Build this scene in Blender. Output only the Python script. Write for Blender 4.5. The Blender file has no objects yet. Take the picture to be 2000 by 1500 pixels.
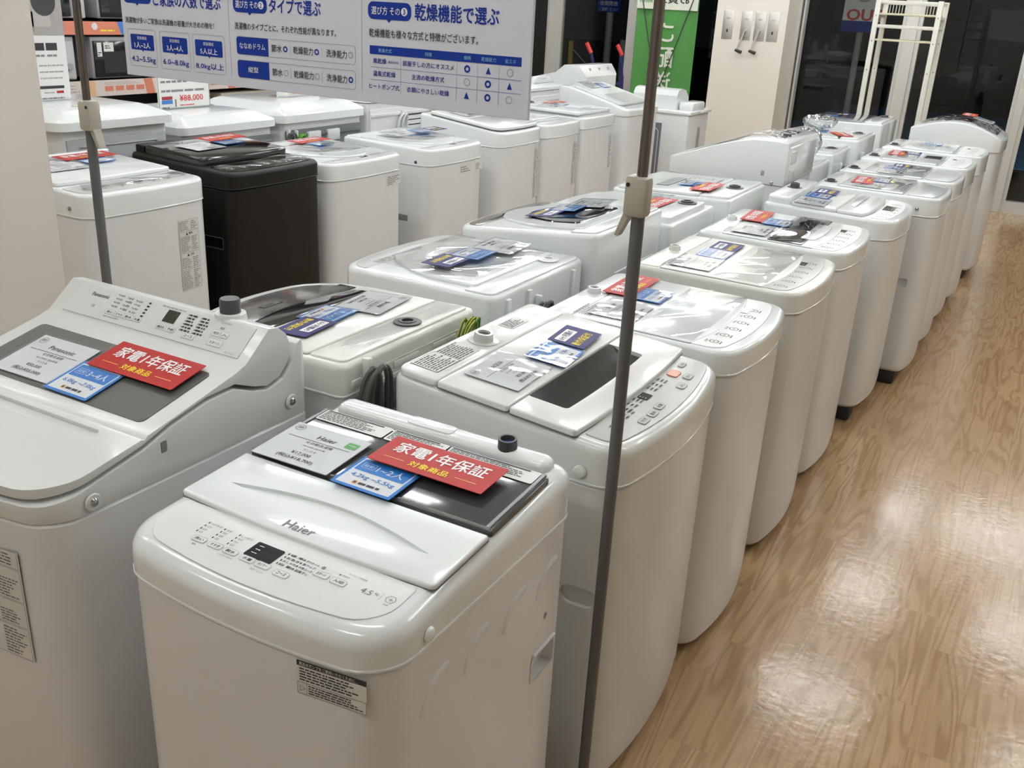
import bpy, bmesh, math, random
from mathutils import Matrix, Vector
random.seed(7)
PI = math.pi
scene = bpy.context.scene
COL = scene.collection

# ------------------------------------------------------------------ camera
cam_d = bpy.data.cameras.new('camera'); cam = bpy.data.objects.new('camera', cam_d); COL.objects.link(cam)
cam_d.sensor_width = 36; cam_d.lens = 1864.91 / 2000 * 36; cam_d.clip_start = .05; cam_d.clip_end = 200
R3 = Matrix(((0.86796604, -0.22353098, 0.44347362), (0.49413156, 0.29936757, -0.81621876), (0.04968856, 0.92758448, 0.3702946)))
cam.matrix_world = Matrix.Translation((0, 0, 1.65)) @ R3.to_4x4()
scene.camera = cam
# ------------------------------------------------------------------ world: night outside
w = bpy.data.worlds.new('night'); scene.world = w; w.use_nodes = True
w.node_tree.nodes['Background'].inputs[0].default_value = (.012, .014, .018, 1)
w.node_tree.nodes['Background'].inputs[1].default_value = .25
# ------------------------------------------------------------------ exposure
vs = scene.view_settings
vs.view_transform = 'Standard'; vs.look = 'None'; vs.gamma = 1.0; vs.use_curve_mapping = False; vs.exposure = 0.0
LAMP = 37.0          # radiance of the fluorescent tubes
LAMP_COL = (.94, .985, 1.0)

# ================================================================== materials
MATS = {}
def mat(name, col, rough=.5, metal=0, coat=0, spec=.5, emit=None, es=1.0, alpha=1.0, trans=0, bump=None):
    if name in MATS: return MATS[name]
    m = bpy.data.materials.new(name); m.use_nodes = True
    n = m.node_tree.nodes; l = m.node_tree.links; b = n['Principled BSDF']
    b.inputs['Base Color'].default_value = (*col, 1); b.inputs['Roughness'].default_value = rough
    b.inputs['Metallic'].default_value = metal; b.inputs['Coat Weight'].default_value = coat
    b.inputs['Coat Roughness'].default_value = .06
    b.inputs['Specular IOR Level'].default_value = spec
    if trans: b.inputs['Transmission Weight'].default_value = trans
    if emit:
        b.inputs['Emission Color'].default_value = (*emit, 1); b.inputs['Emission Strength'].default_value = es
    if bump:
        t = n.new('ShaderNodeTexNoise'); t.inputs['Scale'].default_value = bump[0]; t.inputs['Detail'].default_value = 3
        c = n.new('ShaderNodeTexCoord'); l.new(c.outputs['Object'], t.inputs['Vector'])
        bp = n.new('ShaderNodeBump'); bp.inputs['Strength'].default_value = bump[1]; bp.inputs['Distance'].default_value = bump[2]
        l.new(t.outputs['Fac'], bp.inputs['Height']); l.new(bp.outputs['Normal'], b.inputs['Normal'])
    MATS[name] = m; return m

def film_mat(name, tint, gloss_fac, rough, bump=None):
    m = bpy.data.materials.new(name); m.use_nodes = True
    n = m.node_tree.nodes; l = m.node_tree.links; n.clear()
    o = n.new('ShaderNodeOutputMaterial'); mx = n.new('ShaderNodeMixShader'); tr = n.new('ShaderNodeBsdfTransparent'); g = n.new('ShaderNodeBsdfGlossy')
    tr.inputs[0].default_value = (*tint, 1); g.inputs['Roughness'].default_value = rough
    fr = n.new('ShaderNodeLayerWeight'); fr.inputs['Blend'].default_value = .5      # facing = 1 - cos, the same on both faces
    pw = n.new('ShaderNodeMath'); pw.operation = 'POWER'; pw.inputs[1].default_value = 4; l.new(fr.outputs['Facing'], pw.inputs[0])
    mu = n.new('ShaderNodeMath'); mu.operation = 'MULTIPLY_ADD'; mu.inputs[1].default_value = .9; mu.inputs[2].default_value = .045 * gloss_fac; mu.use_clamp = True
    l.new(pw.outputs[0], mu.inputs[0]); l.new(mu.outputs[0], mx.inputs[0]); l.new(tr.outputs[0], mx.inputs[1]); l.new(g.outputs[0], mx.inputs[2]); l.new(mx.outputs[0], o.inputs[0])
    if bump:
        t = n.new('ShaderNodeTexNoise'); t.inputs['Scale'].default_value = bump[0]; t.inputs['Detail'].default_value = 1.0
        c = n.new('ShaderNodeTexCoord'); l.new(c.outputs['Object'], t.inputs['Vector'])
        bp = n.new('ShaderNodeBump'); bp.inputs['Strength'].default_value = bump[1]; bp.inputs['Distance'].default_value = bump[2]
        l.new(t.outputs['Fac'], bp.inputs['Height']); l.new(bp.outputs['Normal'], g.inputs['Normal']); l.new(bp.outputs['Normal'], fr.inputs['Normal'])
    MATS[name] = m; return m

TOPW = mat('white_gloss_plastic', (.80, .825, .82), .16, coat=.35)
TOPG = mat('warm_grey_plastic', (.70, .71, .68), .2, coat=.3)
TOPC = mat('cream_grey_plastic', (.73, .73, .68), .25, coat=.25)
BODYW = mat('white_painted_steel', (.74, .745, .745), .28, coat=.15)
BODYG = mat('warm_painted_steel', (.66, .655, .63), .28, coat=.15)
PAN = mat('silver_grey_plastic', (.70, .71, .695), .28, coat=.15)
PANELW = mat('panel_white', (.79, .80, .79), .32)
PANELG = mat('panel_grey', (.50, .51, .50), .25)
PANELT = mat('panel_taupe', (.43, .42, .395), .3)
PANELS = mat('panel_smoke', (.115, .105, .095), .14, coat=.25)
BLK = mat('dark_brown_paint', (.010, .0078, .006), .42, spec=.22)
BLKG = mat('dark_brown_gloss', (.010, .0085, .0075), .1, coat=.3)
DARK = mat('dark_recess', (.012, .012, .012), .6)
SMOKE = mat('smoked_glass', (.018, .019, .02), .05, coat=.15, spec=.4)
SMOKEG = mat('grey_smoked_glass', (.10, .105, .10), .08, coat=.5)
DISP = mat('display_black', (.012, .012, .014), .12, coat=.3)
INK = mat('ink_black', (.03, .03, .032), .6)
INKG = mat('ink_grey', (.22, .22, .225), .6)
INKS = mat('ink_soft', (.16, .155, .15), .6)
LOGO = mat('logo_grey', (.36, .365, .37), .35)
PAPER = mat('paper_white', (.80, .80, .79), .55)
STICK = mat('sticker_silver', (.70, .70, .67), .45)
RED = mat('card_red', (.40, .018, .016), .5, spec=.3)
BLUE = mat('card_blue', (.015, .20, .60), .5, spec=.3)
NAVY = mat('card_navy', (.014, .009, .11), .5, spec=.25)
YEL = mat('print_yellow', (.92, .72, .03), .5)
GOLD = mat('print_gold', (.75, .50, .12), .5)
PWHITE = mat('print_white', (.86, .86, .85), .5)
GREEN = mat('print_green', (.10, .42, .10), .5)
ORANGE = mat('print_orange', (.85, .36, .03), .5)
SIGNW = mat('sign_board', (.64, .66, .73), .5)
SIGNB = mat('sign_blue', (.004, .03, .27), .6, spec=.25)
SIGNT = mat('sign_text_blue', (.006, .03, .27), .6, spec=.25)
CHROME = mat('chrome', (.5, .48, .46), .12, metal=1)
POLEG = mat('grey_pole_paint', (.105, .105, .105), .35)
POLES = mat('dark_steel_tube', (.17, .15, .135), .18, metal=1)
CLAMP = mat('beige_plastic', (.41, .385, .32), .45)
CORD = mat('grey_cord', (.075, .074, .068), .5)
EARTHG = mat('earth_wire_green', (.06, .20, .03), .45)
EARTHY = mat('earth_wire_yellow', (.62, .55, .08), .45)
STEEL = mat('galvanised_steel', (.42, .44, .45), .42, metal=.35)
GREYPL = mat('grey_back_plastic', (.13, .145, .155), .45)
GAPSHADE = mat('lid_gap_shade_grey', (.14, .14, .14), .6)  # dark grey standing in for the shade in the gaps around lids
RUBBER = mat('black_rubber', (.015, .015, .015), .6)
KNOB = mat('dark_grey_plastic', (.06, .06, .06), .45)
BLUEPL = mat('blue_plastic', (.02, .06, .35), .4)
REDB = mat('button_copper', (.55, .22, .15), .3, metal=.3)
CREAM = mat('cream_wall_paint', (.74, .69, .62), .75)
CREAMW = mat('wall_white_paint', (.76, .73, .68), .8)
ALU = mat('window_aluminium', (.55, .54, .51), .4, metal=.25)
RACKW = mat('rack_white', (.66, .64, .57), .4)
RACKY = mat('rack_board_cream', (.60, .55, .40), .5)
PLATE = mat('brushed_plate', (.48, .46, .43), .38, metal=.5)
TUBE = mat('fluorescent_tube', (1, 1, 1), .5, emit=LAMP_COL, es=LAMP)
FIXT = mat('fixture_white', (.8, .8, .78), .5)
SHELFD = mat('shelf_dark', (.035, .03, .027), .5)
MICRO = mat('microwave_grey', (.36, .37, .38), .35, metal=.2)
MICROW = mat('microwave_white', (.55, .55, .56), .4)
PINK = mat('strip_pink', (.74, .64, .60), .5)
SALMON = mat('strip_salmon', (.66, .22, .14), .5)
STRIPB = mat('strip_blue', (.05, .20, .58), .5)
BANG = mat('banner_green', (.065, .25, .05), .6)
BANW = mat('banner_white', (.70, .72, .62), .6)
BLUEPOST = mat('navy_pole', (.012, .02, .13), .35)
REDGRIP = mat('red_grip', (.62, .04, .035), .4)
ASPH = mat('asphalt', (.035, .034, .032), .9, bump=(60, .4, .01))
LINE = mat('road_paint', (.7, .7, .66), .8)
BAYB = mat('blue_bay_paint', (.05, .33, .75), .8)
POSTY = mat('yellow_post_paint', (.6, .40, .02), .5)
POSTG = mat('grey_post_paint', (.30, .30, .28), .6)
FILM = film_mat('clear_film', (.955, .96, .965), .9, .02)
SLEEVE = film_mat('clear_sleeve', (.94, .955, .98), 1.6, .05, bump=(14, .35, .006))
BAG = film_mat('clear_bag', (.82, .84, .85), 3.5, .08, bump=(22, 1.0, .02))
GLASS = film_mat('window_glass', (.86, .88, .87), .7, .0)

def wood_floor():
    m = bpy.data.materials.new('oak_plank_floor'); m.use_nodes = True
    n = m.node_tree.nodes; l = m.node_tree.links; b = n['Principled BSDF']
    tc = n.new('ShaderNodeTexCoord'); sp = n.new('ShaderNodeSeparateXYZ'); l.new(tc.outputs['Object'], sp.inputs[0])
    cb = n.new('ShaderNodeCombineXYZ'); l.new(sp.outputs['Y'], cb.inputs['X']); l.new(sp.outputs['X'], cb.inputs['Y'])
    def brick(c1, c2):
        br = n.new('ShaderNodeTexBrick'); br.offset = .37; br.offset_frequency = 2
        br.inputs['Color1'].default_value = c1; br.inputs['Color2'].default_value = c2; br.inputs['Mortar'].default_value = (.30, .30, .30, 1)
        br.inputs['Scale'].default_value = 1; br.inputs['Mortar Size'].default_value = .0009; br.inputs['Mortar Smooth'].default_value = .2
        br.inputs['Brick Width'].default_value = .46; br.inputs['Row Height'].default_value = .102
        l.new(cb.outputs[0], br.inputs['Vector']); return br
    br = brick((0, 0, 0, 1), (1, 1, 1, 1))
    # per-plank offset of the grain
    ad = n.new('ShaderNodeVectorMath'); ad.operation = 'MULTIPLY_ADD'; ad.inputs[1].default_value = (3.7, 11.3, 5.1)
    l.new(br.outputs['Color'], ad.inputs[0]); l.new(cb.outputs[0], ad.inputs[2])
    mp = n.new('ShaderNodeMapping'); mp.inputs['Scale'].default_value = (1.3, 13, 1); l.new(ad.outputs[0], mp.inputs[0])
    wv = n.new('ShaderNodeTexNoise'); wv.inputs['Scale'].default_value = 1.0; wv.inputs['Detail'].default_value = 1.5; wv.inputs['Distortion'].default_value = .35
    l.new(mp.outputs[0], wv.inputs['Vector'])
    ml = n.new('ShaderNodeMath'); ml.operation = 'MULTIPLY'; ml.inputs[1].default_value = 46; l.new(wv.outputs['Fac'], ml.inputs[0])
    sn = n.new('ShaderNodeMath'); sn.operation = 'SINE'; l.new(ml.outputs[0], sn.inputs[0])
    mp2 = n.new('ShaderNodeMapping'); mp2.inputs['Scale'].default_value = (6, 170, 1); l.new(ad.outputs[0], mp2.inputs[0])
    fn = n.new('ShaderNodeTexNoise'); fn.inputs['Scale'].default_value = 1; fn.inputs['Detail'].default_value = 3; l.new(mp2.outputs[0], fn.inputs['Vector'])
    r1 = n.new('ShaderNodeValToRGB'); r1.color_ramp.elements[0].position = .35; r1.color_ramp.elements[1].position = 1.0
    r1.color_ramp.elements[0].color = (.52, .35, .195, 1); r1.color_ramp.elements[1].color = (.40, .252, .127, 1)
    mr = n.new('ShaderNodeMapRange'); mr.inputs['From Min'].default_value = -1; l.new(sn.outputs[0], mr.inputs['Value']); l.new(mr.outputs[0], r1.inputs[0])
    def mix(a, bcol, fac, typ='MIX'):
        x = n.new('ShaderNodeMix'); x.data_type = 'RGBA'; x.blend_type = typ
        if isinstance(fac, float): x.inputs[0].default_value = fac
        else: l.new(fac, x.inputs[0])
        for s, i in ((a, 6), (bcol, 7)):
            if isinstance(s, tuple): x.inputs[i].default_value = s
            else: l.new(s, x.inputs[i])
        return x.outputs[2]
    c = mix(r1.outputs[0], (.62, .60, .56, 1), fn.outputs['Fac'], 'MULTIPLY')
    tone = n.new('ShaderNodeValToRGB'); tone.color_ramp.elements[0].color = (1.0, .97, .93, 1); tone.color_ramp.elements[1].color = (1.15, 1.15, 1.16, 1)
    l.new(br.outputs['Color'], tone.inputs[0])
    c = mix(c, tone.outputs[0], 1.0, 'MULTIPLY')
    c = mix(c, (.34, .225, .125, 1), br.outputs['Fac'])
    l.new(c, b.inputs['Base Color'])
    nz = n.new('ShaderNodeTexNoise'); nz.inputs['Scale'].default_value = 14; nz.inputs['Detail'].default_value = 4; l.new(tc.outputs['Object'], nz.inputs['Vector'])
    mrr = n.new('ShaderNodeMapRange'); mrr.inputs['To Min'].default_value = .11; mrr.inputs['To Max'].default_value = .22; l.new(nz.outputs['Fac'], mrr.inputs['Value']); l.new(mrr.outputs[0], b.inputs['Roughness'])
    bp = n.new('ShaderNodeBump'); bp.inputs['Strength'].default_value = .16; bp.inputs['Distance'].default_value = .004
    n2 = n.new('ShaderNodeTexNoise'); n2.inputs['Scale'].default_value = 38; n2.inputs['Detail'].default_value = 2; l.new(tc.outputs['Object'], n2.inputs['Vector'])
    l.new(n2.outputs['Fac'], bp.inputs['Height']); l.new(bp.outputs['Normal'], b.inputs['Normal'])
    b.inputs['Specular IOR Level'].default_value = .45
    return m
FLOOR = wood_floor()

# ================================================================== mesh builder
_txt = {}
def text_mesh(s, bold):
    k = s
    if k not in _txt:
        c = bpy.data.curves.new('t', 'FONT'); c.body = s; c.size = 1.0; c.fill_mode = 'FRONT'; c.resolution_u = 2
        o = bpy.data.objects.new('t', c); COL.objects.link(o)
        me = bpy.data.meshes.new_from_object(o.evaluated_get(bpy.context.evaluated_depsgraph_get()))
        v = [tuple(p.co) for p in me.vertices]; f = [tuple(p.vertices) for p in me.polygons]
        bpy.data.objects.remove(o); bpy.data.curves.remove(c); bpy.data.meshes.remove(me)
        xs = [p[0] for p in v] or [0, 1]; ys = [p[1] for p in v] or [0, 1]
        _txt[k] = (v, f, min(xs), max(xs), min(ys), max(ys))
    return _txt[k]

I4 = Matrix.Identity(4)
class MB:
    def __init__(s): s.v = []; s.f = []; s.m = []; s.mats = []
    def mi(s, m):
        if m not in s.mats: s.mats.append(m)
        return s.mats.index(m)
    def add(s, v, f, m, M=None):
        b = len(s.v); k = s.mi(m)
        s.v += [tuple(M @ Vector(p)) if M is not None else tuple(p) for p in v]
        s.f += [tuple(b + i for i in q) for q in f]; s.m += [k] * len(f)
        return s
    def box(s, c, d, m, M=None, bev=0, seg=2):
        x, y, z = [q / 2 for q in d]
        if bev:
            bm = bmesh.new(); bmesh.ops.create_cube(bm, size=1)
            for q in bm.verts: q.co = Vector((q.co.x * d[0], q.co.y * d[1], q.co.z * d[2]))
            bmesh.ops.bevel(bm, geom=bm.edges[:], offset=min(bev, min(d) * .49), segments=seg, profile=.5, affect='EDGES')
            bm.verts.index_update(); v = [tuple(q.co + Vector(c)) for q in bm.verts]; f = [tuple(q.index for q in p.verts) for p in bm.faces]; bm.free()
            return s.add(v, f, m, M)
        v = [(c[0] + a * x, c[1] + b * y, c[2] + e * z) for a in (-1, 1) for b in (-1, 1) for e in (-1, 1)]
        return s.add(v, [(0, 1, 3, 2), (4, 6, 7, 5), (0, 4, 5, 1), (2, 3, 7, 6), (0, 2, 6, 4), (1, 5, 7, 3)], m, M)
    def loft(s, rings, m, M=None, cap0=True, cap1=True):
        n = len(rings[0]); v = [p for r in rings for p in r]; f = []
        for i in range(len(rings) - 1):
            for j in range(n):
                k = (j + 1) % n
                f.append((i * n + j, i * n + k, (i + 1) * n + k, (i + 1) * n + j))
        if cap0: f.append(tuple(range(n - 1, -1, -1)))
        if cap1: f.append(tuple(range((len(rings) - 1) * n, len(rings) * n)))
        return s.add(v, f, m, M)
    def cyl(s, p0, p1, r0, r1, m, n=16, M=None, cap=True):
        p0 = Vector(p0); p1 = Vector(p1); d = (p1 - p0).normalized()
        a = d.orthogonal().normalized(); b = d.cross(a)
        rg = [[tuple(p + (a * math.cos(2 * PI * i / n) + b * math.sin(2 * PI * i / n)) * r) for i in range(n)] for p, r in ((p0, r0), (p1, r1))]
        return s.loft(rg, m, M, cap, cap)
    def tube(s, pts, r, m, n=8, M=None):
        pts = [Vector(p) for p in pts]; rings = []; a = None
        for i, p in enumerate(pts):
            d = (pts[min(i + 1, len(pts) - 1)] - pts[max(i - 1, 0)]).normalized()
            a = d.orthogonal().normalized() if a is None else (a - d * a.dot(d)).normalized()
            b = d.cross(a); rings.append([tuple(p + (a * math.cos(2 * PI * k / n) + b * math.sin(2 * PI * k / n)) * r) for k in range(n)])
        return s.loft(rings, m, M)
    def lathe(s, prof, m, M=None, n=20):
        return s.loft([[(r * math.cos(2 * PI * i / n), r * math.sin(2 * PI * i / n), z) for i in range(n)] for r, z in prof], m, M)
    def rect(s, x0, y0, x1, y1, m, M, z=0):
        return s.add([(x0, y0, z), (x1, y0, z), (x1, y1, z), (x0, y1, z)], [(0, 1, 2, 3)], m, M)
    def poly(s, pts, m, M, z=0):
        return s.add([(p[0], p[1], z) for p in pts], [tuple(range(len(pts)))], m, M)
    def rrect(s, x0, y0, x1, y1, r, m, M, z=0):
        return s.poly(rr_pts(x0, y0, x1, y1, r), m, M, z)
    def frame(s, x0, y0, x1, y1, r, t, m, M, z=0):
        o = rr_pts(x0, y0, x1, y1, r); i = rr_pts(x0 + t, y0 + t, x1 - t, y1 - t, max(r - t, .0002)); n = len(o)
        return s.add([(p[0], p[1], z) for p in o + i], [(k, (k + 1) % n, n + (k + 1) % n, n + k) for k in range(n)], m, M)
    def ring(s, cx, cy, r, t, m, M, z=0, n=20, sx=1):
        o = [(cx + r * sx * math.cos(2 * PI * k / n), cy + r * math.sin(2 * PI * k / n), z) for k in range(n)]
        i = [(cx + (r - t) * sx * math.cos(2 * PI * k / n), cy + (r - t) * math.sin(2 * PI * k / n), z) for k in range(n)]
        return s.add(o + i, [(k, (k + 1) % n, n + (k + 1) % n, n + k) for k in range(n)], m, M)
    def disc(s, cx, cy, r, m, M, z=0, n=20):
        return s.poly([(cx + r * math.cos(2 * PI * k / n), cy + r * math.sin(2 * PI * k / n)) for k in range(n)], m, M, z)
    def text(s, t, x, y, w, h, m, M, z=0, bold=0.0, align='C'):
        """text fitted in a box of width w (or None) and height h, anchored at x (left / centre / right), y = vertical centre"""
        v, f, x0, x1, y0, y1 = text_mesh(t, bold)
        sy = h / max(y1 - y0, 1e-6); sx = sy if w is None else w / max(x1 - x0, 1e-6)
        W = (x1 - x0) * sx; ox = {'C': x - W / 2, 'L': x, 'R': x - W}[align]
        for dx, dy, dz in (((-1, 0, 0), (1, 0, .00006), (0, .8, .00012), (0, -.8, .00018)) if bold else ((0, 0, 0),)):     # heavier lettering: the strokes laid down slightly apart
            s.add([(ox + (p[0] - x0 + dx * bold) * sx, y - h / 2 + (p[1] - y0 + dy * bold) * sy, z + dz) for p in v], f, m, M)
        return s
    def scrib(s, x0, y0, x1, y1, rows, m, M, z=0, fill=.55, seed=0, seg=(.5, 1)):
        """lines of print too small to read: broken dark dashes"""
        rnd = random.Random(seed); rh = (y1 - y0) / rows
        for r in range(rows):
            yc = y1 - (r + .5) * rh; x = x0; end = x0 + (x1 - x0) * rnd.uniform(*seg)
            while x < end:
                q = min(rnd.uniform(.6, 2.6) * rh, end - x)
                s.rect(x, yc - rh * fill / 2, x + q, yc + rh * fill / 2, m, M, z); x += q + rh * .35
        return s
    def build(s, name, parent=None, M=None, smooth=32):
        me = bpy.data.meshes.new(name); me.from_pydata(s.v, [], s.f)
        for m in s.mats: me.materials.append(m)
        me.polygons.foreach_set('material_index', s.m)
        if smooth:
            me.polygons.foreach_set('use_smooth', [True] * len(s.f)); me.set_sharp_from_angle(angle=math.radians(smooth))
        me.update()
        o = bpy.data.objects.new(name, me); COL.objects.link(o)
        if parent is not None: o.parent = parent
        if M is not None: o.matrix_local = M
        return o

def rr_pts(x0, y0, x1, y1, r, n=4):
    r = min(r, (x1 - x0) / 2, (y1 - y0) / 2); p = []
    for cx, cy, a in ((x1 - r, y0 + r, -90), (x1 - r, y1 - r, 0), (x0 + r, y1 - r, 90), (x0 + r, y0 + r, 180)):
        for k in range(n + 1):
            t = math.radians(a + 90 * k / n); p.append((cx + r * math.cos(t), cy + r * math.sin(t)))
    return p

def tag(o, label, cat, group=None, kind=None):
    o['label'] = label; o['category'] = cat
    if group: o['group'] = group
    if kind: o['kind'] = kind
    return o
def struct(o, label=None):
    o['kind'] = 'structure'
    if label: o['label'] = label
    return o
def thing(name, label, cat, loc=(0, 0, 0), rz=0, group=None):
    o = bpy.data.objects.new(name, None); COL.objects.link(o); o.empty_display_size = .1
    o.location = loc; o.rotation_euler = (0, 0, rz)
    return tag(o, label, cat, group)
def clone(o, parent=None):
    c = o.copy(); COL.objects.link(c)
    if parent is not None: c.parent = parent
    for ch in list(o.children): clone(ch, c)
    return c
def cut(o, cutters):
    """carve solid cutter shapes (MB) out of the mesh object o"""
    for cb in cutters:
        k = cb.build('cutter', smooth=0); k.parent = o.parent
        bm = bmesh.new(); bm.from_mesh(k.data); bmesh.ops.recalc_face_normals(bm, faces=bm.faces[:]); bm.to_mesh(k.data); bm.free()
        md = o.modifiers.new('b', 'BOOLEAN'); md.operation = 'DIFFERENCE'; md.object = k; md.solver = 'EXACT'
        bpy.context.view_layer.update()
        me = bpy.data.meshes.new_from_object(o.evaluated_get(bpy.context.evaluated_depsgraph_get()))
        o.modifiers.clear(); o.data = me; bpy.data.objects.remove(k)
    o.data.polygons.foreach_set('use_smooth', [True] * len(o.data.polygons)); o.data.set_sharp_from_angle(angle=math.radians(32))

def outline(W, D, rf, rb, bow=0, d=0.0, n=5, m=9):
    w = W / 2 - d; yf = -D / 2 + d; yb = D / 2 - d; rf = max(rf - d, .002); rb = max(rb - d, .002); p = []
    def arc(cx, cy, r, a0):
        for k in range(n + 1):
            t = math.radians(a0 + 90 * k / n); p.append((cx + r * math.cos(t), cy + r * math.sin(t)))
    arc(-w + rf, yf + rf, rf, 180)
    for k in range(1, m + 1): p.append((-w + rf + (2 * w - 2 * rf) * k / (m + 1), yf))
    arc(w - rf, yf + rf, rf, 270); arc(w - rb, yb - rb, rb, 0); arc(-w + rb, yb - rb, rb, 90)
    out = []
    for x, y in p:
        t = min(1, max(0, (yf + rf - y) / rf)); out.append((x, y - bow * max(0, 1 - (x / w) ** 2) * t))
    return out

# ================================================================== cards (one of each kind, copied)
def paper_card(w, h, m, t=.0012, r=.002):
    mb = MB(); mb.loft([[(p[0], p[1], z) for p in rr_pts(-w / 2, -h / 2, w / 2, h / 2, r, 2)] for z in (0, t)], m); return mb
Z1 = .0016
def sleeve(parent, w, h, z=.0024):
    mb = MB().rrect(-w / 2, -h / 2, w / 2, h / 2, .004, SLEEVE, I4, z)
    return mb.build('clear_sleeve', parent, smooth=0)
def red_card():
    mb = paper_card(.23, .092, RED)
    mb.text('家電1年保証', 0, .014, .185, .036, PWHITE, I4, Z1, .018)
    mb.text('対象商品', -.002, -.024, .078, .017, YEL, I4, Z1, .014)
    mb.rect(-.095, -.025, -.052, -.0235, GOLD, I4, Z1); mb.rect(.050, -.025, .093, -.0235, GOLD, I4, Z1)
    return mb.build('warranty_card', smooth=0)
def blue_card(n, kg):
    mb = paper_card(.12, .098, BLUE)
    mb.rect(-.054, -.043, .054, .043, PWHITE, I4, Z1 - .0003); mb.rrect(-.051, .002, .051, .039, .003, BLUE, I4, Z1)
    mb.frame(-.044, .012, -.018, .029, .002, .0008, PWHITE, I4, Z1 + .0003); mb.text('目安', -.031, .0205, .018, .009, PWHITE, I4, Z1 + .0003)
    mb.text(n, .014, .020, .054, .020, PWHITE, I4, Z1 + .0003, .012)
    mb.text(kg, 0, -.0135, .088, .014, BLUE, I4, Z1, .012)
    mb.rrect(-.026, -.037, -.017, -.028, .002, ORANGE, I4, Z1); mb.rect(-.024, -.035, -.019, -.030, INK, I4, Z1 + .0003)
    mb.scrib(-.014, -.036, .028, -.029, 1, INK, I4, Z1, .9, 5, (1, 1))
    o = mb.build('capacity_card', smooth=0); sleeve(o, .126, .104); return o
def navy_card():
    mb = paper_card(.128, .092, NAVY)
    mb.rrect(-.050, .006, .034, .034, .003, PWHITE, I4, Z1); mb.text('6ヶ月間の', -.008, .020, .072, .017, NAVY, I4, Z1 + .0003, .012)
    mb.text('動作保証付', -.004, -.020, .096, .021, YEL, I4, Z1, .012)
    return mb.build('guarantee_card', smooth=0)
def price_card(maker, line, price, tax, green=False):
    mb = paper_card(.165, .13, PAPER)
    mb.ring(-.065, .048, .010, .0012, INKG, I4, Z1); mb.text('買取', -.065, .048, .012, .008, INK, I4, Z1)
    mb.rect(-.068, .0165, .068, .0178, INK, I4, Z1)
    mb.text(maker, .008, .033, None, .013, INK, I4, Z1, .006); mb.text('全自動洗濯機', .008, .0095, .058, .0085, INK, I4, Z1)
    mb.text(line, .006, -.004, None, .0065, INK, I4, Z1); mb.text('ランク B', .006, -.0155, None, .0065, INK, I4, Z1)
    mb.text(price, 0, -.031, None, .0105, INK, I4, Z1, .006); mb.text(tax, 0, -.048, .078, .013, INK, I4, Z1, .006)
    if green: mb.rrect(.048, .026, .072, .046, .002, GREEN, I4, Z1); mb.rect(.052, .036, .068, .038, PWHITE, I4, Z1 + .0003)
    o = mb.build('price_card', smooth=0); sleeve(o, .176, .14); return o

PROTO = {}
def card(kind, pos, rz, label, group, tilt=(0, 0)):
    if kind not in PROTO:
        if kind == 'red': o = red_card()
        elif kind == 'navy': o = navy_card()
        elif kind == 'b12': o = blue_card('1~2人', '4.2kg ~5.5kg')
        elif kind == 'b34': o = blue_card('3~4人', '6.0kg ~7.0kg')
        elif kind == 'b5': o = blue_card('5人以上', '8.0kg以上')
        elif kind == 'pH': o = price_card('Haier', 'JW-U45B 2023年製', '¥17,000', '(税込¥18,700)', True)
        elif kind == 'pP': o = price_card('Panasonic', 'NA-F7AH1 2020年製', '¥50,000', '(税込¥55,000)')
        elif kind == 'pA': o = price_card('AQUA', 'AQW-S7 2021年製', '¥27,000', '(税込¥29,700)')
        else: o = price_card('SHARP', 'ES-GE7 2020年製', '¥22,000', '(税込¥24,200)')
        PROTO[kind] = o
    else: o = clone(PROTO[kind])
    o.matrix_world = Matrix.Translation(pos) @ Matrix.Rotation(rz, 4, 'Z') @ Matrix.Rotation(tilt[0], 4, 'X') @ Matrix.Rotation(tilt[1], 4, 'Y')
    cat = {'r': 'warranty card', 'n': 'guarantee card', 'b': 'capacity card', 'p': 'price card'}[kind[0]]
    return tag(o, label, cat, group)
CNAME = {'r': 'red white-lettered warranty card', 'n': 'navy guarantee card with yellow letters', 'b': 'blue and white capacity card', 'p': 'white price card in a clear sleeve'}

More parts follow.
